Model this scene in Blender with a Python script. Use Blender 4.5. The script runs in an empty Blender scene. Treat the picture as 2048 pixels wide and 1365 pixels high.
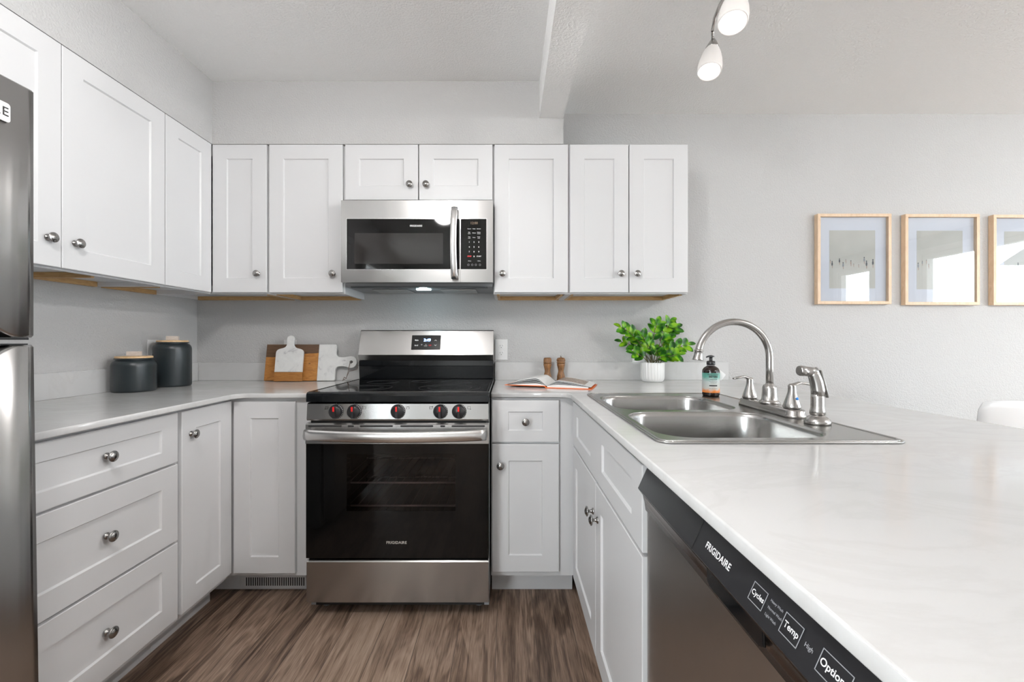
import bpy, bmesh, math, random
from mathutils import Vector, Matrix
random.seed(7)
SC = bpy.context.scene
C = SC.collection
PI = math.pi
R = math.radians

# ---------------------------------------------------------------- camera, world, light, exposure
H = 1.145
cd = bpy.data.cameras.new('camera'); cam = bpy.data.objects.new('camera', cd); C.objects.link(cam)
cam.location = (0, 0, H); cam.rotation_euler = (PI/2, 0, 0)
cd.sensor_width = 36; cd.lens = 860/2048*36
cd.shift_x = 9/2048; cd.shift_y = -0.5/2048
cd.clip_start = 0.02; cd.clip_end = 200
SC.camera = cam
W = bpy.data.worlds.new('sky'); SC.world = W; W.use_nodes = True
bg = W.node_tree.nodes['Background']
bg.inputs['Color'].default_value = (0.91, 0.965, 1.0, 1); bg.inputs['Strength'].default_value = 21.0
SC.view_settings.view_transform = 'Standard'; SC.view_settings.look = 'None'
SC.view_settings.gamma = 1; SC.view_settings.use_curve_mapping = False
SC.view_settings.exposure = 0.16
SC.cycles.use_denoising = True
SC.cycles.max_bounces = 10; SC.cycles.diffuse_bounces = 6; SC.cycles.glossy_bounces = 5
SC.cycles.transmission_bounces = 6; SC.cycles.transparent_max_bounces = 8
SC.cycles.caustics_reflective = False; SC.cycles.caustics_refractive = False
SC.cycles.sample_clamp_indirect = 6

def portal(loc, rot, sx, sy):
    l = bpy.data.lights.new('daylight_portal', 'AREA'); l.shape = 'RECTANGLE'; l.size = sx; l.size_y = sy
    l.cycles.is_portal = True
    o = bpy.data.objects.new('daylight_portal', l); C.objects.link(o); o.location = loc; o.rotation_euler = rot
portal((5.3, 0.7, 1.135), (0, PI/2, 0), 2.2, 2.5)
portal((5.3, -1.62, 1.135), (0, PI/2, 0), 2.2, 0.65)
portal((-1.805, -2.05, 1.35), (0, -PI/2, 0), 1.7, 1.7)  # sky light through the added fill window
def lamp(name, loc, power, col, radius, spot=None, aim=None):
    l = bpy.data.lights.new(name, 'SPOT' if spot else 'POINT'); l.energy = power; l.color = col; l.shadow_soft_size = radius
    if spot: l.spot_size = R(spot); l.spot_blend = 0.6
    o = bpy.data.objects.new(name, l); C.objects.link(o); o.location = loc
    if aim: o.rotation_euler = Vector(aim).to_track_quat('-Z', 'Y').to_euler()
    return o

# ---------------------------------------------------------------- materials
MATS = {}
def new_mat(name):
    m = bpy.data.materials.new(name); m.use_nodes = True
    nt = m.node_tree; b = nt.nodes['Principled BSDF']
    MATS[name] = m
    return m, nt, b
def P(b, **k):
    names = {'col': 'Base Color', 'rough': 'Roughness', 'metal': 'Metallic', 'spec': 'Specular IOR Level', 'coat': 'Coat Weight',
             'coatr': 'Coat Roughness', 'trans': 'Transmission Weight', 'ior': 'IOR', 'sss': 'Subsurface Weight', 'em': 'Emission Color', 'es': 'Emission Strength',
             'aniso': 'Anisotropic', 'alpha': 'Alpha'}
    for kk, v in k.items():
        if kk in ('col', 'em') and len(v) == 3: v = (*v, 1)
        b.inputs[names[kk]].default_value = v
def N(nt, typ, **k):
    n = nt.nodes.new(typ)
    for kk, v in k.items():
        if kk in n.inputs: n.inputs[kk].default_value = v
        else: setattr(n, kk, v)
    return n
def coords(nt, scale=(1, 1, 1), rot=(0, 0, 0), loc=(0, 0, 0)):
    tc = N(nt, 'ShaderNodeTexCoord'); mp = N(nt, 'ShaderNodeMapping')
    mp.inputs['Scale'].default_value = scale; mp.inputs['Rotation'].default_value = rot; mp.inputs['Location'].default_value = loc
    nt.links.new(tc.outputs['Object'], mp.inputs['Vector'])
    return mp.outputs['Vector']
def ramp(nt, fac, stops):
    r = N(nt, 'ShaderNodeValToRGB'); e = r.color_ramp.elements
    while len(e) < len(stops): e.new(0.5)
    for i, (p, c) in enumerate(stops):
        e[i].position = p; e[i].color = (*c, 1)
    nt.links.new(fac, r.inputs['Fac']); return r.outputs['Color']
def bump(nt, b, height, strength, dist):
    bm_ = N(nt, 'ShaderNodeBump'); bm_.inputs['Strength'].default_value = strength; bm_.inputs['Distance'].default_value = dist
    nt.links.new(height, bm_.inputs['Height']); nt.links.new(bm_.outputs['Normal'], b.inputs['Normal'])
def plain(name, col, rough=0.5, metal=0, **k):
    m, nt, b = new_mat(name); P(b, col=col, rough=rough, metal=metal, **k); return m

def paint(name, col, scale, strength, dist, rough=0.6):
    m, nt, b = new_mat(name); P(b, col=col, rough=rough, spec=0.25)
    v = coords(nt)
    n = N(nt, 'ShaderNodeTexNoise', Scale=scale, Detail=3.0, Roughness=0.55); nt.links.new(v, n.inputs['Vector'])
    r = ramp(nt, n.outputs['Fac'], [(0.36, (0, 0, 0)), (0.60, (1, 1, 1))])
    bump(nt, b, r, strength, dist)
    return m
wall_m = paint('wall_paint', (0.53, 0.526, 0.523), 135, 0.40, 0.003)
ceil_m = paint('ceiling_paint', (0.90, 0.90, 0.895), 110, 0.40, 0.003, 0.7)
cab_m = paint('cabinet_paint', (0.675, 0.675, 0.682), 60, 0.02, 0.001, 0.34); cab_m.node_tree.nodes['Principled BSDF'].inputs['Specular IOR Level'].default_value = 0.45
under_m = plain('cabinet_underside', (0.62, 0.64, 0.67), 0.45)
trim_m = plain('white_trim', (0.82, 0.82, 0.82), 0.35)

def quartz():
    m, nt, b = new_mat('quartz'); P(b, rough=0.11, spec=0.5)
    v = coords(nt, (1.2, 2.2, 1))
    n = N(nt, 'ShaderNodeTexNoise', Scale=2.2, Detail=8.0, Roughness=0.6, Distortion=1.2); nt.links.new(v, n.inputs['Vector'])
    c = ramp(nt, n.outputs['Fac'], [(0.0, (0.60, 0.598, 0.595)), (0.44, (0.60, 0.598, 0.595)), (0.5, (0.575, 0.571, 0.566)), (0.55, (0.60, 0.598, 0.595)), (1, (0.615, 0.613, 0.61))])
    nt.links.new(c, b.inputs['Base Color'])
    n2 = N(nt, 'ShaderNodeTexNoise', Scale=6.0, Detail=4.0); nt.links.new(v, n2.inputs['Vector'])
    mr = N(nt, 'ShaderNodeMapRange'); mr.inputs['To Min'].default_value = 0.08; mr.inputs['To Max'].default_value = 0.19
    nt.links.new(n2.outputs['Fac'], mr.inputs['Value']); nt.links.new(mr.outputs['Result'], b.inputs['Roughness'])
    return m
quartz_m = quartz()

def steel(name, col, rough, tangent=(0.03, 0.08, 1), aniso=0.5, brush=(1, 1, 400)):
    m, nt, b = new_mat(name); P(b, col=col, rough=rough, metal=1.0, aniso=aniso)
    cx = N(nt, 'ShaderNodeCombineXYZ'); 
    for i, t in enumerate(tangent): cx.inputs[i].default_value = t
    nt.links.new(cx.outputs[0], b.inputs['Tangent'])
    return m
steel_m = steel('brushed_steel', (0.42, 0.412, 0.405), 0.25)
steel_dark = steel('dark_brushed_steel', (0.40, 0.39, 0.385), 0.30)
steel_sink = plain('sink_steel', (0.43, 0.425, 0.415), 0.24, 1.0)
nickel_m = plain('brushed_nickel', (0.45, 0.435, 0.42), 0.24, 1.0)
knob_m = plain('satin_nickel', (0.33, 0.32, 0.31), 0.25, 1.0)
chrome_m = plain('polished_metal', (0.75, 0.75, 0.75), 0.12, 1.0)
handle_m = plain('satin_steel', (0.72, 0.71, 0.70), 0.26, 1.0)
black_glass = plain('black_glass', (0.004, 0.004, 0.004), 0.04, spec=0.3)
black_enamel = plain('black_enamel', (0.005, 0.006, 0.007), 0.09, spec=0.4)
black_pl = plain('black_plastic', (0.015, 0.015, 0.017), 0.3)
dark_void = plain('dark_gap', (0.02, 0.02, 0.02), 0.8)
grey_pl = plain('grey_metal', (0.30, 0.31, 0.32), 0.4)
white_pl = plain('white_plastic', (0.80, 0.80, 0.80), 0.3)
white_print = plain('white_print', (0.85, 0.85, 0.85), 0.5)
grey_print = plain('grey_print', (0.35, 0.36, 0.38), 0.5)
red_print = plain('red_print', (0.80, 0.02, 0.03), 0.4)
dark_print = plain('dark_print', (0.02, 0.02, 0.02), 0.5)
orange_m = plain('orange_cover', (0.85, 0.16, 0.01), 0.45)
paper_m = plain('paper', (0.80, 0.80, 0.79), 0.6)
black_page = plain('black_page', (0.015, 0.015, 0.016), 0.5)
slate_m = plain('slate_glaze', (0.020, 0.027, 0.030), 0.33)
led_m, _nt, _b = new_mat('blue_led'); P(_b, col=(0.1, 0.15, 0.5), em=(0.25, 0.4, 1.0), es=6)
hood_led, _nt, _b = new_mat('hood_lamp'); P(_b, col=(0.8, 0.9, 0.95), em=(0.6, 0.92, 1.0), es=9)
bulb_m, _nt, _b = new_mat('lamp_bulb'); P(_b, col=(1, 1, 1), em=(1.0, 0.98, 0.95), es=1.5)
opal_m, _nt, _b = new_mat('opal_glass'); P(_b, col=(0.72, 0.69, 0.67), rough=0.3, em=(1.0, 0.95, 0.91), es=0.16)
dome_m, _nt, _b = new_mat('ceiling_dome'); P(_b, col=(0.9, 0.9, 0.88), rough=0.3, em=(1.0, 0.95, 0.88), es=3.0)
amber_led, _nt, _b = new_mat('dim_display'); P(_b, col=(0.05, 0.04, 0.03), em=(0.5, 0.3, 0.15), es=0.25)

def wood(name, c1, c2, scale=(3, 3, 30), rough=0.45, det=6.0, dist=1.0):
    m, nt, b = new_mat(name); P(b, rough=rough)
    v = coords(nt, scale)
    n = N(nt, 'ShaderNodeTexNoise', Scale=2.5, Detail=det, Roughness=0.6, Distortion=dist); nt.links.new(v, n.inputs['Vector'])
    nt.links.new(ramp(nt, n.outputs['Fac'], [(0.3, c1), (0.7, c2)]), b.inputs['Base Color'])
    return m
oak_strip = wood('oak_strip', (0.42, 0.24, 0.09), (0.60, 0.38, 0.17), (8, 8, 60))
frame_wood = wood('frame_oak', (0.60, 0.42, 0.27), (0.72, 0.54, 0.38), (20, 20, 6))
lid_wood = wood('bamboo', (0.62, 0.40, 0.20), (0.76, 0.54, 0.32), (30, 6, 30))
pale_wood = wood('pale_wood', (0.55, 0.48, 0.43), (0.68, 0.62, 0.57), (30, 30, 80))
mill_wood = wood('mill_wood', (0.09, 0.038, 0.014), (0.36, 0.165, 0.055), (60, 60, 14))
acacia_m = wood('acacia', (0.30, 0.11, 0.022), (0.52, 0.24, 0.06), (7, 7, 26), 0.4)
acacia2_m = wood('acacia_strip', (0.26, 0.10, 0.02), (0.40, 0.18, 0.045), (6, 6, 60), 0.4)
walnut_m = wood('walnut', (0.07, 0.035, 0.018), (0.15, 0.08, 0.04), (7, 7, 60), 0.45)
def marble():
    m, nt, b = new_mat('marble'); P(b, rough=0.3)
    n = N(nt, 'ShaderNodeTexNoise', Scale=14.0, Detail=7.0, Roughness=0.62, Distortion=0.8); nt.links.new(coords(nt), n.inputs['Vector'])
    nt.links.new(ramp(nt, n.outputs['Fac'], [(0.30, (0.40, 0.40, 0.41)), (0.42, (0.70, 0.70, 0.69)), (0.7, (0.78, 0.78, 0.765))]), b.inputs['Base Color'])
    return m
marble_m = marble()

def floor_mat():
    m, nt, b = new_mat('vinyl_plank'); P(b, rough=0.42, spec=0.35)
    L = nt.links.new
    tc = N(nt, 'ShaderNodeTexCoord')
    mp = N(nt, 'ShaderNodeMapping'); mp.inputs['Rotation'].default_value = (0, 0, PI/2); mp.inputs['Location'].default_value = (0.37, 0.043, 0)
    L(tc.outputs['Object'], mp.inputs['Vector'])
    br = N(nt, 'ShaderNodeTexBrick', offset=0.37, offset_frequency=1, squash=1.0, squash_frequency=1)
    for k, v in (('Scale', 1.0), ('Mortar Size', 0.0009), ('Mortar Smooth', 0.0), ('Bias', 0.0), ('Brick Width', 1.22), ('Row Height', 0.152)):
        br.inputs[k].default_value = v
    br.inputs['Color1'].default_value = (0, 0, 0, 1); br.inputs['Color2'].default_value = (1, 1, 1, 1); br.inputs['Mortar'].default_value = (0.5, 0.5, 0.5, 1)
    L(mp.outputs['Vector'], br.inputs['Vector'])
    # per-plank shift of the grain
    sep = N(nt, 'ShaderNodeSeparateXYZ'); L(tc.outputs['Object'], sep.inputs[0])
    mul = N(nt, 'ShaderNodeMath', operation='MULTIPLY'); mul.inputs[1].default_value = 37.0; L(br.outputs['Color'], mul.inputs[0])
    cmb = N(nt, 'ShaderNodeCombineXYZ'); L(sep.outputs['X'], cmb.inputs['X'])
    L(sep.outputs['Y'], cmb.inputs['Y']); L(mul.outputs[0], cmb.inputs['Z'])
    def grain(sc, scale, det, dist, rough=0.6):
        g = N(nt, 'ShaderNodeMapping'); g.inputs['Scale'].default_value = sc; L(cmb.outputs[0], g.inputs['Vector'])
        n = N(nt, 'ShaderNodeTexNoise', Scale=scale, Detail=det, Roughness=rough, Distortion=dist); L(g.outputs['Vector'], n.inputs['Vector'])
        return n.outputs['Fac']
    big = grain((9, 1.6, 1), 1.0, 2.0, 1.6)
    # cathedral figure: bands over the slow noise
    bands = N(nt, 'ShaderNodeMath', operation='MULTIPLY'); bands.inputs[1].default_value = 26.0; L(big, bands.inputs[0])
    fr = N(nt, 'ShaderNodeMath', operation='SINE'); L(bands.outputs[0], fr.inputs[0])
    frm = N(nt, 'ShaderNodeMapRange'); frm.inputs['From Min'].default_value = -1; L(fr.outputs[0], frm.inputs['Value'])
    fine = grain((150, 5, 1), 1.0, 5.0, 0.3, 0.7)
    pores = grain((420, 14, 1), 1.0, 2.0, 0.0)
    def mix(a, c, f):
        x = N(nt, 'ShaderNodeMix'); x.data_type = 'FLOAT'; x.inputs['Factor'].default_value = f; L(a, x.inputs['A']); L(c, x.inputs['B']); return x.outputs['Result']
    streak = grain((38, 1.1, 1), 1.0, 4.0, 0.8, 0.65)
    f0 = mix(fine, streak, 0.42)
    f1 = mix(f0, frm.outputs['Result'], 0.13)
    f2 = mix(f1, pores, 0.26)
    f3 = mix(f2, br.outputs['Color'], 0.13)
    f4 = mix(f3, big, 0.12)
    col = ramp(nt, f4, [(0.36, (0.036, 0.021, 0.014)), (0.45, (0.122, 0.078, 0.054)), (0.53, (0.245, 0.168, 0.122)), (0.64, (0.40, 0.295, 0.225))])
    mm = N(nt, 'ShaderNodeMix'); mm.data_type = 'RGBA'; L(br.outputs['Fac'], mm.inputs['Factor']); L(col, mm.inputs['A']); mm.inputs['B'].default_value = (0.05, 0.035, 0.028, 1)
    L(mm.outputs['Result'], b.inputs['Base Color'])
    bump(nt, b, f2, 0.15, 0.001)
    return m
floor_m = floor_mat()

def glass_mix(name, tint, gloss_fac_scale=1.0, rough=0.01):
    m = bpy.data.materials.new(name); m.use_nodes = True; nt = m.node_tree; nt.nodes.clear(); MATS[name] = m
    out = N(nt, 'ShaderNodeOutputMaterial'); mx = N(nt, 'ShaderNodeMixShader')
    t = N(nt, 'ShaderNodeBsdfTransparent'); t.inputs['Color'].default_value = (*tint, 1)
    g = N(nt, 'ShaderNodeBsdfGlossy'); g.inputs['Roughness'].default_value = rough
    f = N(nt, 'ShaderNodeFresnel'); f.inputs['IOR'].default_value = 1.5
    mu = N(nt, 'ShaderNodeMath', operation='MULTIPLY', use_clamp=True); mu.inputs[1].default_value = gloss_fac_scale
    ge = N(nt, 'ShaderNodeNewGeometry'); inv = N(nt, 'ShaderNodeMath', operation='SUBTRACT'); inv.inputs[0].default_value = gloss_fac_scale
    sc_ = N(nt, 'ShaderNodeMath', operation='MULTIPLY'); sc_.inputs[1].default_value = gloss_fac_scale
    nt.links.new(ge.outputs['Backfacing'], sc_.inputs[0]); nt.links.new(sc_.outputs[0], inv.inputs[1]); nt.links.new(inv.outputs[0], mu.inputs[1])
    nt.links.new(f.outputs[0], mu.inputs[0]); nt.links.new(mu.outputs[0], mx.inputs[0])
    nt.links.new(t.outputs[0], mx.inputs[1]); nt.links.new(g.outputs[0], mx.inputs[2]); nt.links.new(mx.outputs[0], out.inputs['Surface'])
    return m
pane_m = glass_mix('clear_pane', (0.97, 0.98, 0.98))
picture_glass = glass_mix('picture_glass', (0.95, 0.96, 0.97), 2.0)
oven_glass = glass_mix('tinted_oven_glass', (0.52, 0.47, 0.47), 0.9)
micro_mesh = plain('microwave_screen', (0.022, 0.020, 0.019), 0.05, spec=0.45)

# ---------------------------------------------------------------- mesh helper
class MB:
    def __init__(self):
        self.bm = bmesh.new(); self.mats = []; self.T = Matrix.Identity(4)
    def mi(self, mat):
        if mat is None: return 0
        if mat not in self.mats: self.mats.append(mat)
        return self.mats.index(mat)
    def _tag(self, verts0, faces0, mat, smooth=False):
        i = self.mi(mat)
        self.bm.faces.ensure_lookup_table()
        for f in self.bm.faces[faces0:]:
            f.material_index = i; f.smooth = smooth
    def box(self, x0, x1, y0, y1, z0, z1, mat=None, bev=0.0, seg=2):
        bm2 = bmesh.new()
        bmesh.ops.create_cube(bm2, size=1)
        for v in bm2.verts:
            v.co = Vector(((x0+x1)/2+v.co.x*(x1-x0), (y0+y1)/2+v.co.y*(y1-y0), (z0+z1)/2+v.co.z*(z1-z0)))
        if bev > 0:
            bmesh.ops.bevel(bm2, geom=list(bm2.edges), offset=bev, segments=seg, affect='EDGES', profile=0.5)
        self.merge(bm2, mat); return self
    def merge(self, bm2, mat=None, smooth=False, M=None):
        if M is not None: bmesh.ops.transform(bm2, matrix=M, verts=bm2.verts)
        bmesh.ops.transform(bm2, matrix=self.T, verts=bm2.verts)
        bmesh.ops.recalc_face_normals(bm2, faces=bm2.faces)
        i = self.mi(mat)
        vm = {}
        for v in bm2.verts: vm[v] = self.bm.verts.new(v.co)
        for f in bm2.faces:
            try: nf = self.bm.faces.new([vm[v] for v in f.verts])
            except ValueError: continue
            nf.material_index = i; nf.smooth = smooth or f.smooth
        bm2.free()
    def grid(self, rows, mat=None, smooth=True, closed_u=False, cap=False):
        """rows: list of rings of points"""
        bm2 = bmesh.new()
        vr = [[bm2.verts.new(p) for p in r] for r in rows]
        n = len(rows[0])
        for a in range(len(rows)-1):
            for k in range(n if closed_u else n-1):
                k2 = (k+1) % n
                try: f = bm2.faces.new((vr[a][k], vr[a][k2], vr[a+1][k2], vr[a+1][k])); f.smooth = smooth
                except ValueError: pass
        if cap:
            for r in (vr[0], vr[-1]):
                try: bm2.faces.new(r)
                except ValueError: pass
        bmesh.ops.remove_doubles(bm2, verts=bm2.verts, dist=1e-6)
        self.merge(bm2, mat); return self
    def lathe(self, prof, c=(0, 0, 0), axis='z', seg=32, mat=None, smooth=True, M=None, cap=True):
        """prof: list of (r, h)"""
        rows = []
        for r, h in prof:
            ring = []
            for k in range(seg):
                a = 2*PI*k/seg
                x, y = max(r, 1e-5)*math.cos(a), max(r, 1e-5)*math.sin(a)
                if axis == 'z': p = Vector((x, y, h))
                elif axis == '-y': p = Vector((x, -h, y))
                elif axis == 'x': p = Vector((h, x, y))
                if M is not None: p = M @ p
                ring.append(p + Vector(c))
            rows.append(ring)
        return self.grid(rows, mat, smooth, True, cap)
    def tube(self, pts, r, seg=12, mat=None, cap=True, flat=None):
        pts = [Vector(p) for p in pts]; n = len(pts)
        rs = r if isinstance(r, (list, tuple)) else [r]*n
        up = None; rows = []
        for i in range(n):
            t = (pts[min(i+1, n-1)]-pts[max(i-1, 0)]).normalized()
            if up is None:
                up = Vector((0, 0, 1)) if abs(t.z) < 0.9 else Vector((0, 1, 0))
            s = t.cross(up).normalized(); up = s.cross(t).normalized()
            fl = flat if flat else (1, 1)
            rows.append([pts[i]+s*math.cos(2*PI*k/seg)*rs[i]*fl[0]+up*math.sin(2*PI*k/seg)*rs[i]*fl[1] for k in range(seg)])
        return self.grid(rows, mat, True, True, cap)
    def prism(self, outline, d0, d1, plane='xz', mat=None, bev=0.0, smooth=False):
        """outline in 2-D, extruded from d0 to d1 along the third axis"""
        def p3(a, b, d):
            return {'xz': (a, d, b), 'yz': (d, a, b), 'xy': (a, b, d)}[plane]
        bm2 = bmesh.new()
        A = [bm2.verts.new(p3(a, b, d0)) for a, b in outline]
        B = [bm2.verts.new(p3(a, b, d1)) for a, b in outline]
        n = len(outline)
        fa = bm2.faces.new(A); fb = bm2.faces.new(B[::-1])
        for k in range(n):
            f = bm2.faces.new((A[k], B[k], B[(k+1) % n], A[(k+1) % n])); f.smooth = smooth
        if bev > 0:
            ed = [e for e in bm2.edges if (e in fa.edges) or (e in fb.edges)]
            bmesh.ops.bevel(bm2, geom=ed, offset=bev, segments=2, affect='EDGES', profile=0.5)
        self.merge(bm2, mat); return self
    def mesh_in(self, me, M, mat):
        bm2 = bmesh.new(); bm2.from_mesh(me); self.merge(bm2, mat, M=M); return self
    def build(self, name, mat=None, parent=None, loc=None, **props):
        me = bpy.data.meshes.new(name)
        self.bm.normal_update()
        self.bm.to_mesh(me); self.bm.free()
        if mat is not None and not self.mats: me.materials.append(mat)
        for m in self.mats: me.materials.append(m)
        o = bpy.data.objects.new(name, me); C.objects.link(o)
        if parent is not None: o.parent = parent
        if loc is not None: o.location = loc
        for k, v in props.items(): o[k] = v
        return o

def thing(name, label, cat, loc=(0, 0, 0), rz=0.0, group=None):
    o = bpy.data.objects.new(name, None); C.objects.link(o)
    o.empty_display_size = 0.05
    o.location = loc; o.rotation_euler = (0, 0, rz); o['label'] = label; o['category'] = cat
    if group: o['group'] = group
    return o
def tag(o, label, cat, group=None):
    o['label'] = label; o['category'] = cat
    if group: o['group'] = group
    return o
def struct(o): o['kind'] = 'structure'; return o

def rrect(x0, x1, y0, y1, r, n=6):
    pts = []
    for cx, cy, a0 in ((x1-r, y1-r, 0), (x0+r, y1-r, 90), (x0+r, y0+r, 180), (x1-r, y0+r, 270)):
        for k in range(n+1):
            a = R(a0+90*k/n); pts.append((cx+r*math.cos(a), cy+r*math.sin(a)))
    return pts
def slab_mesh(outlines, z0, z1, bev):
    """filled 2-D outlines (first outer, then holes) with rounded edges"""
    cu = bpy.data.curves.new('outline', 'CURVE'); cu.dimensions = '2D'; cu.fill_mode = 'BOTH'
    for ol in outlines:
        s = cu.splines.new('POLY'); s.points.add(len(ol)-1); s.use_cyclic_u = True
        for i, (x, y) in enumerate(ol): s.points[i].co = (x, y, 0, 1)
    cu.extrude = (z1-z0)/2-bev; cu.bevel_depth = bev; cu.bevel_resolution = 2; cu.offset = -bev
    o = bpy.data.objects.new('outline', cu); C.objects.link(o)
    dg = bpy.context.evaluated_depsgraph_get(); dg.update()
    me = bpy.data.meshes.new_from_object(o.evaluated_get(dg))
    bpy.data.objects.remove(o)
    me.transform(Matrix.Translation((0, 0, (z0+z1)/2)))
    return me
_text_cache = {}
def text_mesh(s, size, align='CENTER', bold=0.0, space=1.0):
    key = (s, size, align, bold, space)
    if key in _text_cache: return _text_cache[key]
    cu = bpy.data.curves.new('lettering', 'FONT'); cu.body = s; cu.size = size; cu.align_x = align; cu.align_y = 'CENTER'
    cu.offset = bold*size; cu.space_character = space; cu.extrude = 0.0; cu.resolution_u = 3
    o = bpy.data.objects.new('lettering', cu); C.objects.link(o)
    dg = bpy.context.evaluated_depsgraph_get(); dg.update()
    me = bpy.data.meshes.new_from_object(o.evaluated_get(dg))
    bpy.data.objects.remove(o)
    _text_cache[key] = me
    return me
def frame_M(loc, xdir, ydir):
    x = Vector(xdir).normalized(); y = Vector(ydir).normalized(); z = x.cross(y).normalized(); y = z.cross(x)
    m = Matrix((x, y, z)).transposed().to_4x4(); m.translation = Vector(loc); return m
def put_text(mb, s, size, loc, mat, xdir=(1, 0, 0), ydir=(0, 0, 1), align='CENTER', bold=0.01, space=1.0):
    mb.mesh_in(text_mesh(s, size, align, bold, space), frame_M(loc, xdir, ydir), mat)
# ---------------------------------------------------------------- room
YW, XL, XR, YB, ZC = 2.5, -1.805, 5.3, -3.7, 2.465
def wall_with_hole(name, plane, d0, d1, a0, a1, z0, z1, holes, mat):
    m = MB(); ys = sorted(set([a0, a1] + [h[0] for h in holes] + [h[1] for h in holes]))
    for p, q in zip(ys[:-1], ys[1:]):
        hs = [h for h in holes if h[0] <= p and h[1] >= q]
        segs = [(z0, z1)]
        for h in hs:
            segs = [s for s in ((z0, h[2]), (h[3], z1)) if s[1]-s[0] > 1e-4]
        for s in segs:
            if plane == 'x': m.box(d0, d1, p, q, s[0], s[1], mat)
            else: m.box(p, q, d0, d1, s[0], s[1], mat)
    return struct(m.build(name))
m = MB(); m.box(XL-0.1, XR+0.1, YB-0.1, YW+0.1, -0.1, 0.0, floor_m); struct(m.build('floor'))
m = MB(); m.box(XL-0.1, XR+0.1, YB-0.1, YW+0.1, ZC, ZC+0.1, ceil_m); struct(m.build('ceiling'))
m = MB(); m.box(XL-0.1, XR+0.1, YW, YW+0.1, 0, ZC, wall_m); struct(m.build('wall_back'))
wall_with_hole('wall_left', 'x', XL-0.1, XL, YB, YW, 0, ZC, [(-2.9, -1.2, 0.5, 2.2)], wall_m)  # hole for the added fill window behind the camera
wall_with_hole('wall_right', 'x', XR, XR+0.1, YB, YW, 0, ZC, [(-1.95, -1.3, 0.03, 2.24), (-0.55, 1.95, 0.03, 2.24)], wall_m)
m = MB(); m.box(XL-0.1, XR+0.1, YB-0.1, YB, 0, ZC, wall_m); struct(m.build('wall_front'))
# soffits over the wall cabinets and the dropped beam beside them
m = MB(); m.box(XL, -1.500, -1.2, YW, 2.1445, ZC, wall_m)
m.box(-1.500, 0.284, 2.184, YW, 2.1445, ZC, wall_m); struct(m.build('trim_1')).data.name = 'soffit'
m = MB(); m.box(0.162, 0.284, YB, 2.184, 2.277, ZC, ceil_m); struct(m.build('trim_2')).data.name = 'beam'
def frame_rect(m, plane, d0, d1, a0, a1, z0, z1, w, mat):
    for (p, q, r, s) in ((a0, a1, z1-w, z1), (a0, a1, z0, z0+w), (a0, a0+w, z0+w, z1-w), (a1-w, a1, z0+w, z1-w)):
        if plane == 'x': m.box(d0, d1, p, q, r, s, mat)
        else: m.box(p, q, d0, d1, r, s, mat)
# patio door in the right wall
def glazed(name, plane, d, a0, a1, z0, z1, splits):
    m = MB(); frame_rect(m, plane, d+0.01, d+0.09, a0, a1, z0, z1, 0.06, trim_m)
    for s in splits:
        if plane == 'x': m.box(d+0.02, d+0.08, s-0.04, s+0.04, z0+0.06, z1-0.06, trim_m)
        else: m.box(s-0.04, s+0.04, d+0.02, d+0.08, z0+0.06, z1-0.06, trim_m)
    o = struct(m.build(name))
    m = MB()
    if plane == 'x': m.box(d+0.045, d+0.05, a0+0.06, a1-0.06, z0+0.06, z1-0.06, pane_m)
    else: m.box(a0+0.06, a1-0.06, d+0.045, d+0.05, z0+0.06, z1-0.06, pane_m)
    m.build('pane', parent=o)
    m = MB(); 
    if plane == 'x': frame_rect(m, 'x', d-0.015, d, a0-0.07, a1+0.07, z0-0.03, z1+0.07, 0.07, trim_m)
    else: frame_rect(m, 'y', d, d+0.015, a0-0.07, a1+0.07, z0-0.07, z1+0.07, 0.07, trim_m)
    m.build('casing', parent=o)
    return o
glazed('window_1', 'x', XR, -0.55, 1.95, 0.03, 2.24, [0.7])
glazed('window_3', 'x', XR, -1.95, -1.3, 0.03, 2.24, [])
glazed('added_fill_window', 'x', XL-0.1, -2.9, -1.2, 0.5, 2.2, [-2.05])  # added unseen window in the left wall, brightens the peninsula face
# interior door in the wall behind the camera
m = MB(); m.box(-1.25, -0.45, YB, YB+0.035, 0.0, 2.03, trim_m)
for z0, z1 in ((0.25, 0.95), (1.1, 1.85)):
    m.box(-1.13, -0.57, YB+0.035, YB+0.040, z0, z1, trim_m, 0.002)
o = struct(m.build('door_1'))
m = MB(); frame_rect(m, 'y', YB, YB+0.02, -1.33, -0.37, -0.1, 2.11, 0.08, trim_m); m.build('door_casing', parent=o)
m = MB(); m.lathe([(0.03, 0), (0.03, 0.006), (0.012, 0.01), (0.012, 0.04), (0.026, 0.045), (0.03, 0.06), (0.02, 0.07), (0, 0.072)], (-0.52, YB+0.035, 0.95), '-y', 20, knob_m, M=Matrix.Rotation(PI, 4, 'Z')); m.build('door_knob', parent=o)
m = MB(); m.box(1.40, XR, YW-0.014, YW, 0, 0.085, trim_m, 0.002); struct(m.build('baseboard_back'))

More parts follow.
